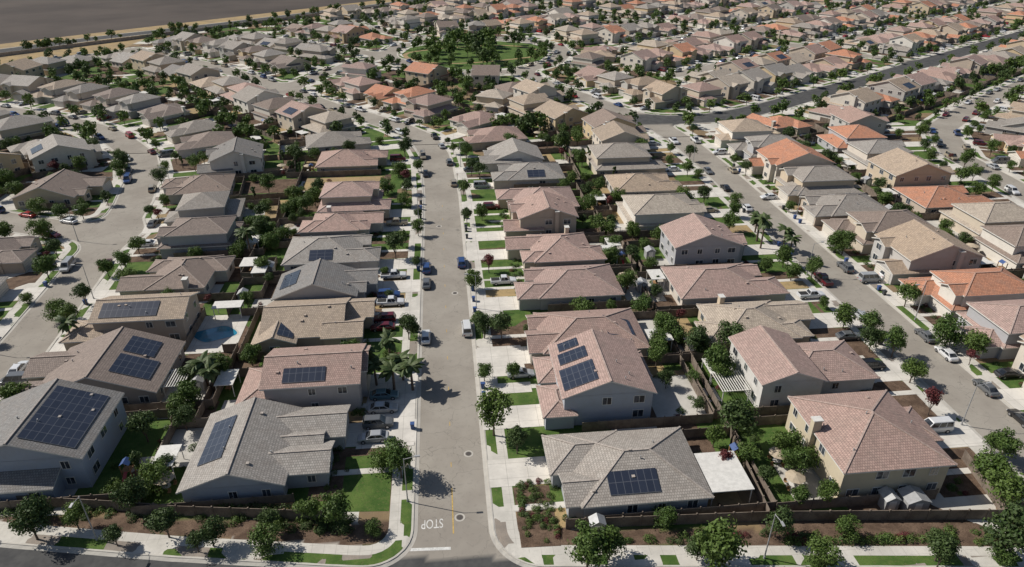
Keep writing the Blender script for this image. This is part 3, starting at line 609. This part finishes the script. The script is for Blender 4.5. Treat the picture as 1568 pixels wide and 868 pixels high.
def shrub(x,y,s,k=None): obj('shrub',SH[k if k is not None else R.choice([0,0,1,1,3,2])],(x,y,-.03),R.uniform(0,6.28),(s*R.uniform(.8,1.2),s*R.uniform(.8,1.2),s*R.uniform(.8,1.2)),par=SG)
TP='-36,65,.8 -30,63,.7 -23,61.5,.75 -48,67.5,.6 16,55,1.15 31,53.5,1.25 44,52,.8 58,50.5,.8 -15,64.8,.85 -7,72.5,.95 6.6,80,1.15 -11,142,1.1 -7,108,.8 7,107,.75 42,134,.8 41.5,74,1.3 45,91,1.1 50.5,97.5,1.0 44.5,97,1 79,101,.85 79,93.5,.85 77.6,86,.8 79,67,.9 67,51.5,1.2 72.5,59,1.1 47.5,67,.8 49.3,67.8,.8 49.5,61.5,.6 46,62,.6 27,60.4,.6 91,96,1.1 93,92,1 92,110,.9 92,134,.9 -34,102.3,.8 -75,122,.9 -97,162,1 -120,246,1 -88,150,.8 -97,213,.8 -75,172,.6 -73,140,.7 -43,155,1 -41,150,.9 33,242,1.1 36,240,1.1 30,238,1.2 27,243,1.1 40,218,1.1 -42,70,.8 -40,76,.6 -68,94,1 69,243,1 -60,66.8,.5 -54,69.5,.6 40,103,.9 38.5,113,.8 40,150,.8 47,168,.9 -41,92,.8 -43,98,.6'
for t in TP.split():
    x,y,s=map(float,t.split(','));tree(x,y,s*1.08)
for x,y in [(-12,94.5),(-9,93),(-13.5,97.5),(-10,100.5),(-7.6,95.5),(-5.9,92.5),(75.3,143),(77,148),(74.5,139),(78,132),(79,137),(-68,112),(-46,150),(-44,146),(-40,97),(-38.5,95)]: tree(x,y,R.uniform(.9,1.15),'palm')
for x,y in [(45,206),(47,207),(49,208.5),(46.5,203),(43.5,200),(39,208)]: tree(x,y,1.0,'cyp')
tocc={}
def tfree(x,y,d):
    for i in range(-1,2):
        for j in range(-1,2):
            for p in tocc.get((floor(x/5)+i,floor(y/5)+j),[]):
                if hypot(p[0]-x,p[1]-y)<d:return False
    tocc.setdefault((floor(x/5),floor(y/5)),[]).append((x,y));return True
for k,pl in ST.items():
    if k=='arterial':continue
    for side in(-1,1):
        w=R.uniform(0,8)
        for x,y,tx,ty,dl in walk(pl):
            w-=dl
            if w>0:continue
            hw=HW.get(k,5.1);o=hw+(1.0 if R.random()<.55 else 4.6);px,py=x-ty*side*o,y+tx*side*o;w=R.uniform(5.5,11)
            if sd(px,py)<.6 or not vis(px,py) or (floor(px),floor(py)) in occ:continue
            if px>-18 and px<10 and py<70:continue
            if tfree(px,py,4):tree(px,py,R.uniform(.5,1.0),'red' if R.random()<.05 else None)
n=0
while n<10500:
    n+=1;y=60+R.random()**.8*620;z=y*.9+30;x=CX+y*sin(YAW)+R.uniform(-1,1)*z*.85
    if not vis(x,y) or y-x>640 or (y-x>590 and x<-172):continue
    if any((floor(x+a),floor(y+b)) in occ for a,b in((0,0),(1.2,0),(-1.2,0),(0,1.2),(0,-1.2))):continue
    d=sd(x,y)
    if d<3.8 or (d<9 and R.random()<.6):continue
    pk=(x-21)**2+(y-397)**2<45**2
    if pk and R.random()<.8:continue
    if -47<x<-37 and 103<y<122:continue
    if tfree(x,y,3.4 if y<200 else 3.7):tree(x,y,R.uniform(.42,1.05) if not pk else R.uniform(.8,1.6),'red' if R.random()<.05 else 'palm' if (R.random()<.012 and y<235) else 'cyp' if (R.random()<.03 and y<235) else None)
for i in range(9):
    tree(22+R.gauss(0,6),414+R.gauss(0,6),R.uniform(1.3,1.9))
for i in range(16):
    a=R.uniform(0,6.28);tree(21+39*cos(a),397+34*sin(a),R.uniform(.7,1.2))
for i in range(60):
    t=R.uniform(0,1);x=-300+t*330;y=x+676+R.uniform(-18,-8)
    if vis(x,y) and sd(x,y)>2:tree(x,y,R.uniform(.5,1.1))
for i in range(800):
    y=62+R.random()**1.4*140;x=CX+y*.1+R.uniform(-1,1)*(y*.62+22)
    if sd(x,y)>9 and (floor(x),floor(y)) not in occ and (floor(x+.7),floor(y)) not in occ and vis(x,y):SHR.append((x,y,R.uniform(.35,.8)))
for x,y,s in SHR:
    if y<260 and vis(x,y) and not(-47<x<-38.5 and 107<y<120.5):shrub(x,y,s)
for i in range(80):
    x=R.uniform(8.6,13.4);y=R.uniform(58.6,70)
    if sd(x,y)>3.7:shrub(x,y,R.uniform(.35,.62),R.choice([0,0,1,0,2,3]))
for i in range(90):
    x=R.uniform(14,72);y=59.6-.075*(x-14)+R.uniform(-2.2,.1)
    if sd(x,y)>3.6:shrub(x,y,R.uniform(.4,.8))
for i in range(150):
    x=R.uniform(-76,-13);y=65.9-.175*(x+13)+R.uniform(-2.6,.4)
    if sd(x,y)>3.6:shrub(x,y,R.uniform(.4,1.0),R.choice([0,1,1,0,3]))
for x in np.arange(-34,-19,1.5): shrub(x,67.4-.16*(x+19),.95,1)
for x in np.arange(42,64,1.3): shrub(x,56.2-.08*(x-42),.75,0)
# ---------------------------------------------------------------- fences/walls
def fence_line(name,pts,k='fence',h=1.8,w=.08):
    m=MB()
    for p,q in zip(pts[:-1],pts[1:]):
        n=max(1,int(hypot(q[0]-p[0],q[1]-p[1])/2.4))
        for j in range(n):
            A=(p[0]+(q[0]-p[0])*j/n,p[1]+(q[1]-p[1])*j/n,-.05);B=(p[0]+(q[0]-p[0])*(j+1)/n,p[1]+(q[1]-p[1])*(j+1)/n,-.05);m.obox(A,B,w,h,k);m.box(A[0]-.09,A[0]+.09,A[1]-.09,A[1]+.09,0,h+.1,k)
    obj(name,m.mesh(name))
fence_line('wood_fence',[(14.5,61.2),(41,59.8),(72,56.9),(74,68)]);fence_line('wood_fence',[(-76,77.2),(-61,73.2),(-42,69.9),(-36,68.6),(-17,65.8),(-15.5,69)])
fence_line('wood_fence',[(41,59.8),(42.5,80),(43,110)]);fence_line('wood_fence',[(-42,69.9),(-42,90)])
fence_line('masonry_wall',[(-300,353),(-248,405),(-205,449),(-150,505),(-60,597),(0,655)],'cwall',2,.3)
# ---------------------------------------------------------------- cars
def car_mesh(kind,col):
    m=MB();p='p_'+col
    S={'sedan':([(-2.35,.4,.72,.7),(-2.2,.26,.92,.85),(-1.4,.2,.98,.9),(.7,.2,.95,.9),(1.6,.22,.84,.88),(2.2,.26,.7,.82),(2.35,.38,.58,.66)],(-1.95,1.15,.95,-1.2,.3,1.43)),
       'suv':([(-2.35,.4,.95,.78),(-2.25,.3,1.08,.9),(-1.4,.25,1.1,.94),(.8,.25,1.08,.94),(1.7,.27,1.0,.92),(2.25,.3,.88,.86),(2.38,.42,.7,.72)],(-2.25,1.2,1.07,-1.95,.45,1.75)),
       'van':([(-2.5,.4,1.1,.85),(-2.45,.3,1.2,.95),(-1.4,.25,1.2,.98),(1.2,.25,1.15,.98),(2.0,.27,1.0,.95),(2.45,.3,.85,.88),(2.55,.42,.7,.75)],(-2.45,1.75,1.15,-2.35,.95,2.05)),
       'pickup':([(-2.8,.45,1.0,.85),(-2.75,.35,1.08,.95),(-1.4,.3,1.08,.97),(.9,.3,1.1,.97),(1.9,.32,1.05,.95),(2.6,.35,.95,.9),(2.75,.45,.75,.78)],(-.75,1.35,1.08,-.5,.7,1.8))}[kind]
    st,gh=S;rings=[]
    for x,z0,z1,w in st: rings.append([(x,-w*.9,z0),(x,-w,(z0+z1)*.5),(x,-w*.93,z1-.06),(x,-w*.8,z1),(x,w*.8,z1),(x,w*.93,z1-.06),(x,w,(z0+z1)*.5),(x,w*.9,z0)])
    for A,B in zip(rings[:-1],rings[1:]):
        for i in range(7): m.poly([A[i],B[i],B[i+1],A[i+1]],p)
    m.poly(rings[0],p);m.poly(rings[-1][::-1],p)
    b0,b1,zb,r0,r1,zr=gh;wb=st[3][3]*.88;wr=wb*.8;zb-=.03
    Bq=[(b0,-wb,zb),(b1,-wb,zb),(b1,wb,zb),(b0,wb,zb)];T=[(r0,-wr,zr-.06),(r1,-wr,zr-.06),(r1,wr,zr-.06),(r0,wr,zr-.06)];T2=[(r0+.08,-wr+.06,zr),(r1-.1,-wr+.06,zr),(r1-.1,wr-.06,zr),(r0+.08,wr-.06,zr)]
    for i in range(4):
        j=(i+1)%4;m.poly([Bq[i],Bq[j],T[j],T[i]],p);m.poly([T[i],T[j],T2[j],T2[i]],p)
        c=[Vector(Bq[i]),Vector(Bq[j]),Vector(T[j]),Vector(T[i])];nn=(c[1]-c[0]).cross(c[3]-c[0]).normalized()*.012
        def lerp(u,v): return c[0]*(1-u)*(1-v)+c[1]*u*(1-v)+c[2]*u*v+c[3]*(1-u)*v
        segs=[(.06,.94)] if i in(1,3) else ([(.06,.36),(.4,.66),(.7,.95)] if kind in('suv','van') else [(.08,.47),(.51,.93)])
        for u0,u1 in segs: m.poly([lerp(u0,.1)+nn,lerp(u1,.1)+nn,lerp(u1,.92)+nn,lerp(u0,.92)+nn],'cglass')
    m.poly(T2,p)
    if kind=='pickup': m.poly([(-2.65,-.72,1.095),(-.85,-.72,1.095),(-.85,.72,1.095),(-2.65,.72,1.095)],'tire')
    L=st[-1][0]
    for sx in(-1,1):
        for sy in(-1,1):
            xx=sx*L*.61;yy=sy*(st[3][3]-.1);n=12;r=.34
            for (ya,yb,rr_,k) in((yy-.12,yy+.12,r,'tire'),(yy-.125,yy+.125,.19,'hub')):
                A=[(xx+rr_*cos(2*pi*i/n),ya,r+rr_*sin(2*pi*i/n)) for i in range(n)];B=[(a[0],yb,a[2]) for a in A]
                for i in range(n): m.poly([A[i],A[(i+1)%n],B[(i+1)%n],B[i]],k)
                m.poly(A,k);m.poly(B[::-1],k)
        for sy in(-1,1):
            xx=sx*(L-.07);y0,y1=sorted((sy*.45,sy*.74));z=st[-2][2]-.12;m.box(min(xx,xx+sx*.06),max(xx,xx+sx*.06),y0,y1,z-.14,z,'head' if sx>0 else 'tail',bot=True)
    for sy in(-1,1): m.box(b1-.45,b1-.25,min(sy*.9,sy*1.08),max(sy*.9,sy*1.08),zb,zb+.14,p,bot=True)
    return m.mesh(kind)
CM={};CPOS=[]
def car(x,y,rz,kind=None,col=None,z=0):
    if any(abs(x-a)<(5 if abs(sin(rz))<.7 else 2.2) and abs(y-b)<(5.6 if abs(sin(rz))>.7 else 2.2) for a,b in CPOS):return
    CPOS.append((x,y))
    kind=kind or R.choice(['sedan','sedan','suv','suv','pickup','van']);col=col or R.choice(['white','white','silver','silver','gray','black','maroon','blue','red','tan','gray'])
    if (kind,col) not in CM:CM[(kind,col)]=car_mesh(kind,col)
    obj({'sedan':'parked_car','suv':'parked_suv','van':'parked_van','pickup':'pickup_truck'}[kind],CM[(kind,col)],(x,y,z),rz)
ev=pi/2
for x,y,r,k,c in [(-3.9,136,ev,'suv','blue'),(-3.9,129,ev,'sedan','gray'),(-3.9,108,ev,'sedan','white'),(3.9,110,ev,'van','white'),(3.9,138,ev,'suv','blue'),(-73.2,168,ev,'sedan','gray'),(-74,105,ev,'sedan','white'),
  (89,93,ev,'sedan','white'),(89,99,ev,'sedan','gray'),(89,75,ev,'sedan','black'),(88.8,127,ev,'suv','gray'),(81,122,ev,'pickup','maroon'),(81,163,ev,'sedan','white'),(88.9,63,ev,'sedan','white'),(81,178,ev,'sedan','black'),(81,107,ev,'sedan','silver'),(89,83,ev,'sedan','gray')]: car(x,y,r,k,c,-.12)
for x,y,r,k,c in [(-11,133,0,'pickup','white'),(-11.6,124.5,0,'suv','blue'),(-11,121.3,0,'pickup','white'),(-12,115,pi,'suv','maroon'),(-12,112,pi,'sedan','maroon'),(-10.5,91,0,'sedan','teal'),(-10.5,87.6,0,'sedan','silver'),(-11,84,0,'suv','gray'),(-11.5,80.8,pi,'sedan','silver'),(12.4,94.6,0,'sedan','silver'),(12.5,128,0,'pickup','white'),(13,170,0,'suv','maroon'),(75,115.5,0,'pickup','white'),(96.4,122,0,'suv','white'),(96,155,0,'sedan','white'),(95.5,86,0,'sedan','black'),(74.5,100,0,'sedan','gray')]: car(x,y,r,k,c,.03)
for x,y,r in CARS:
    if vis(x,y) and not(-20<x<20 and y<140) :car(x,y,r,None,None,.03)
for k,pl in ST.items():
    if k in('south','cross','arterial'):continue
    for side in(-1,1):
        w=R.uniform(4,20)
        for x,y,tx,ty,dl in walk(pl):
            w-=dl
            if w>0:continue
            w=R.uniform(8,34);o=HW.get(k,5.1)-1.2;px,py=x-ty*side*o,y+tx*side*o
            if not vis(px,py) or abs(sd(px,py)+1.2)>.35:continue
            if (k in('main','right') and y<170) or (k=='left' and y<120):continue
            car(px,py,atan2(ty,tx)+(pi if side>0 else 0),None,None,-.12)
# ---------------------------------------------------------------- street furniture & yard things
def lamp_mesh():
    m=MB();m.cyl(0,0,-.1,.4,.16,.13,8,'metal');m.cyl(0,0,.4,7.6,.09,.055,8,'metal');limb(m,(0,0,7.5),(1.6,0,7.9),.04,.035,6,'metal');m.box(1.4,2.15,-.14,.14,7.84,7.98,'metal',bot=True);m.box(1.5,2.05,-.1,.1,7.8,7.838,'head',bot=True);return m.mesh('street_lamp')
LM=lamp_mesh()
for x,y,r in [(-6,68,0),(6.1,118,pi),(-6,160,0),(6.1,205,pi),(79,75,0),(79,125,0),(91,155,pi),(79,200,0),(-72,130,pi),(-84,112,0),(-75.5,190,pi),(-45,65.5,-ev),(38,54.2,-ev),(91,105,pi),(-88,160,0)]: obj('street_lamp',LM,(x,y,0),r)
def bin_mesh(k):
    m=MB();a=[(-.25,-.28),(.25,-.28),(.25,.28),(-.25,.28)];b=[(x*1.2,y*1.2) for x,y in a]
    for i in range(4): j=(i+1)%4;m.poly([(*a[i],.05),(*a[j],.05),(*b[j],.95),(*b[i],.95)],k)
    m.box(-.33,.33,-.38,.36,.95,1.05,k,bot=True);m.box(-.25,.25,-.46,-.38,.9,.97,k)
    for s in(-1,1): m.box(s*.22-.04,s*.22+.04,-.4,-.2,0,.2,'tire')
    return m.mesh('wheelie_bin')
BM=[bin_mesh('bin'),bin_mesh('binb')]
for i in range(46):
    s=R.choice([-1,1]);k=R.choice([(0,s*5.7),(85,s*5.7),(-78.5,s*5.9)]);y=R.uniform(75,200)
    x=k[0]+k[1]
    if .2<sd(x,y)<1.5:obj('wheelie_bin',R.choice(BM),(x,y,.02),R.choice([0,ev,pi]))
def patio(x0,x1,y0,y1,z,name='patio_cover',lattice=False):
    m=MB()
    if lattice:
        t=x0
        while t<x1: m.box(t,t+.12,y0,y1,z,z+.12,'trim',bot=True);t+=.42
        for y in(y0+.2,y1-.3):m.box(x0,x1,y,y+.12,z-.16,z-.003,'trim',bot=True)
    else: m.box(x0,x1,y0,y1,z,z+.14,'trim',bot=True)
    for x in(x0+.2,x1-.3):
        for y in(y0+.2,y1-.3): m.box(x,x+.12,y,y+.12,0,z-.17,'trim')
    obj(name,m.mesh(name))
patio(34.2,40,62.8,70.2,2.6);patio(43.6,48.4,83.5,89,2.6,'pergola',True);patio(-45,-39.5,118.6,121.4,2.6);patio(36.2,40.5,99,103,2.5);patio(-46.2,-42.8,94,99,2.5,'pergola',True);patio(35.6,39,134,139,2.5)
m=MB();pts=[(-43.4+3.4*cos(t)*(1+.22*cos(2*t+.6)),113.6+2.6*sin(t)*(1+.2*sin(t*2))) for t in np.linspace(0,2*pi,33)[:-1]]
m.poly([(-47.2,107.2,.047),(-38.4,107.2,.047),(-38.4,120.5,.047),(-47.2,120.5,.047)],'conc');m.poly([(-43.4+(x+43.4)*1.1,113.6+(y-113.6)*1.12,.053) for x,y in pts],'curb');m.poly([(x,y,.06) for x,y in pts],'pool');obj('swimming_pool',m.mesh('swimming_pool'))
def shed(x,y,w,d,k='shed'):
    m=MB();m.box(-w/2,w/2,-d/2,d/2,0,2,k,top=False)
    for s in(-1,1): m.poly([(s*(w/2+.15),-d/2-.15,1.95),(s*(w/2+.15),d/2+.15,1.95),(0,d/2+.15,2.6),(0,-d/2-.15,2.6)],'metal')
    for s in(-1,1): m.poly([(-w/2,s*d/2,2),(w/2,s*d/2,2),(0,s*d/2,2.55)],k)
    m.box(-.5,.5,-d/2-.04,-d/2-.004,.05,1.85,'trim');obj('garden_shed',m.mesh('garden_shed'),(x,y,0))
shed(61,60.2,3,2.4);shed(57.8,60.6,1.9,1.9);shed(18.3,60.3,1.8,1.3);shed(-41,126,1.7,1.7);shed(-38.5,138,2.4,2.4);shed(41,122,2,2);shed(47,137,2,2)
def planter(x,y,w,d):
    m=MB()
    for b in((-w/2,w/2,-d/2,-d/2+.1),(-w/2,w/2,d/2-.1,d/2),(-w/2,-w/2+.1,-d/2+.1,d/2-.1),(w/2-.1,w/2,-d/2+.1,d/2-.1)): m.box(*b,0,.5,'wood')
    m.box(-w/2+.1,w/2-.1,-d/2+.1,d/2-.1,0,.4,'dirt');obj('wooden_planter_bed',m.mesh('planter'),(x,y,0))
for x in(-28.5,-25.4,-22.4): planter(x,68.6+.1*(-25-x),2.4,1.2)
def umbrella(x,y):
    m=MB();m.cyl(0,0,0,2.5,.03,.03,6,'metal',False);n=8
    for i in range(n):
        a,b=2*pi*i/n,2*pi*(i+1)/n;m.poly([(1.4*cos(a),1.4*sin(a),2.1),(1.4*cos(b),1.4*sin(b),2.1),(0,0,2.6)],'umb')
    m.cyl(0,0,.7,.75,.6,.6,12,'trim')
    for i in range(4):
        cx,cy=1.1*cos(i*ev+.6),1.1*sin(i*ev+.6);m.box(cx-.22,cx+.22,cy-.22,cy+.22,.4,.45,'wood',bot=True);m.box(cx-.22,cx+.22,cy+.17,cy+.22,.45,.9,'wood')
    obj('patio_umbrella_table',m.mesh('umbrella'),(x,y,.02))
for p in[(-39,73.5),(46.8,65),(37.5,123)]:umbrella(*p)
def mk_cover():
    m=MB();m.box(-2.2,2.2,-1.5,1.5,2.5,2.62,'trim',bot=True)
    for x in(-2,1.9):
        for y in(-1.35,1.25): m.box(x,x+.1,y,y+.1,0,2.497,'trim')
    m.box(-.7,.7,-.45,.45,.7,.75,'wood',bot=True);m.box(-.1,.1,-.1,.1,0,.7,'wood');return m.mesh('patio_cover')
def mk_tramp():
    m=MB();m.cyl(0,0,.75,.8,1.5,1.5,20,'bin');m.cyl(0,0,.72,.84,1.72,1.72,20,'binb',False)
    for i in range(6): a=i*pi/3;m.cyl(1.7*cos(a),1.7*sin(a),0,2.3,.03,.03,5,'metal')
    return m.mesh('trampoline')
def mk_chairs():
    m=MB();m.box(-.7,.7,-.45,.45,.68,.73,'wood',bot=True)
    for sx,sy in((-.6,-.35),(.6,-.35),(-.6,.35),(.6,.35)): m.box(sx-.04,sx+.04,sy-.04,sy+.04,0,.68,'wood')
    for cx,cy in((-.4,.95),(.4,.95),(-.4,-.95),(.4,-.95)):
        m.box(cx-.22,cx+.22,cy-.22,cy+.22,.4,.45,'bin',bot=True);yb=cy+(.2 if cy>0 else -.24);m.box(cx-.22,cx+.22,yb,yb+.04,.45,.95,'bin')
        for s in(-.2,.16): m.box(cx+s,cx+s+.04,cy-.02,cy+.02,0,.4,'bin')
    return m.mesh('patio_dining_set')
def mk_play():
    m=MB()
    for x in(-1.2,0):
        for y in(-.6,.6): m.box(x-.06,x+.06,y-.06,y+.06,0,2.3,'wood')
    m.box(-1.2,0,-.6,.6,1.1,1.2,'wood',bot=True);m.poly([(-1.3,-.7,2.3),(.1,-.7,2.3),(.1,0,2.8),(-1.3,0,2.8)],'binb');m.poly([(.1,.7,2.3),(-1.3,.7,2.3),(-1.3,0,2.8),(.1,0,2.8)],'binb')
    m.poly([(0,-.25,1.2),(1.9,-.25,.15),(1.9,.25,.15),(0,.25,1.2)],'tail');return m.mesh('playset')
YM={'cover':('patio_cover',mk_cover()),'tramp':('trampoline',mk_tramp()),'chairs':('patio_dining_set',mk_chairs()),'play':('playset',mk_play())}
for x,y,r,kd in YARD:
    if not vis(x,y) or any(occ.get((floor(x+a),floor(y+b))) is not None for a,b in((0,0),(1.2,0),(-1.2,0),(0,1.2),(0,-1.2))):continue
    if kd=='umb':umbrella(x,y)
    elif kd=='shed':shed(x,y,2,1.8)
    else: obj(YM[kd][0],YM[kd][1],(x,y,.03),r)
def patch(k,pts,dz=.0045):
    SURF[k].poly([(x,y,ZL[k]+dz) for x,y in pts],k)
patch('mulch',[(8.4,58.8),(13.4,58.6),(13.4,69),(8.4,69)],.0215);patch('lawn',[(-14.9,67),(-8.4,66.5),(-8.4,77.5),(-15.2,77.5)]);patch('lawn',[(8.5,88.2),(14.3,88.2),(14.3,94),(8.5,94)]);patch('conc',[(8.3,90),(13.8,90),(13.8,92.8),(8.3,92.8)],.0098)
patch('lawn',[(42.8,61),(50.5,60.5),(50.5,80),(43,80)]);patch('conc',[(-14,79),(-5.4,79),(-5.4,98),(-12.8,98)],.0051);patch('conc',[(13.4,94.8),(5.4,94.8),(5.4,104),(13.4,104)],.0041)
patch('lawn',[(-41.6,72),(-36.4,71.2),(-36.4,84),(-41.6,84)]);patch('patio',[(34,81),(41.5,81),(41.5,92),(34,92)]);patch('patio',[(37,117),(45,117),(45,127),(37,127)])
patch('patio',[(-15,186),(-60,184),(-60,186),(-15,188)]);patch('dirt',[(-52,168),(-38,168),(-38,182),(-52,182)]);patch('lawn',[(-15,190),(-9,190),(-9,200),(-15,200)]);patch('dirt',[(-40,188.5),(-17,188.5),(-17,199),(-40,199)]);patch('mulch',[(-58,188),(-42,188),(-42,199),(-58,199)])
fence_line('wood_fence',[(-58,182),(-40,183.5),(-16,182.5)]);fence_line('wood_fence',[(-41,184),(-42,212)]);fence_line('wood_fence',[(-40,200),(-18,200)])
for k,m in SURF.items():
    if m.f:obj({'lawn':'lawn','conc':'driveway_pavement','mulch':'garden_bed','patio':'patio_pavement','dirt':'bare_yard'}[k],m.mesh(k))
m=MB()
for i in range(24):
    a=i/24*2*pi;b=(i+1)/24*2*pi;f=lambda t,r:(21+(r+5)*1.3*cos(t),397+(r+5*sin(2*t))*sin(t),.02);m.poly([f(a,24),f(b,24),f(b,26),f(a,26)],'dirt')
obj('park_path',m.mesh('park_path'))
m=MB();z=-.114;m.poly([(-7.2,59.9,z),(-.4,59.5,z),(-.4,59.95,z),(-7.2,60.35,z)],'paint_white')
m.poly([(-.08,62,z),(.08,62,z),(.08,70,z),(-.08,70,z)],'paint_yellow')
for i in range(12): m.poly([(-.06,74+i*9,z),(.06,74+i*9,z),(.06,75+i*9,z),(-.06,75+i*9,z)],'paint_yellow')
obj('road_marking',m.mesh('road_marking'))
cu=bpy.data.curves.new('stop','FONT');cu.body='STOP';cu.size=1.6;cu.align_x='CENTER';to=bpy.data.objects.new('stop_marking',cu);COL.objects.link(to);to.location=(-2.7,64.6,z);to.rotation_euler=(0,0,pi);to.scale=(.75,1.35,1);cu.materials.append(M['paint_white'])
m=MB()
for x,y in[(2.6,76.5),(.9,64.6),(2,125),(-1,160)]:
    m.cyl(x,y,-.119,-.112,.42,.42,18,'manhole')
    for i in range(18):
        a,b=2*pi*i/18,2*pi*(i+1)/18;m.poly([(x+.5*cos(a),y+.5*sin(a),-.11),(x+.5*cos(b),y+.5*sin(b),-.11),(x+.7*cos(b),y+.7*sin(b),-.114),(x+.7*cos(a),y+.7*sin(a),-.114)],'curb')
obj('manhole_cover',m.mesh('manhole'))
# ---------------------------------------------------------------- light, sky, camera
el=radians(44);az=radians(-70);sv=Vector((sin(az)*cos(el),cos(az)*cos(el),sin(el)))
ld=bpy.data.lights.new('sun','SUN');ld.energy=5.0;ld.angle=radians(.5);ld.color=(1,.955,.88);lo=bpy.data.objects.new('sun',ld);COL.objects.link(lo);lo.rotation_euler=sv.to_track_quat('Z','Y').to_euler()
w=bpy.data.worlds.new('World');SC.world=w;w.use_nodes=True;nt=w.node_tree;sk=nt.nodes.new('ShaderNodeTexSky');sk.sky_type='NISHITA';sk.sun_disc=False;sk.sun_elevation=el;sk.sun_rotation=az%(2*pi)
bg=nt.nodes['Background'];nt.links.new(sk.outputs[0],bg.inputs[0]);bg.inputs[1].default_value=.07
SC.view_settings.view_transform='Standard';SC.view_settings.look='None';SC.view_settings.exposure=0
cd=bpy.data.cameras.new('camera');c=bpy.data.objects.new('camera',cd);COL.objects.link(c);c.location=(CX,0,CH);c.rotation_euler=(pi/2-PIT,0,-YAW);cd.sensor_width=36;cd.lens=24;cd.clip_start=1;cd.clip_end=6000;SC.camera=c
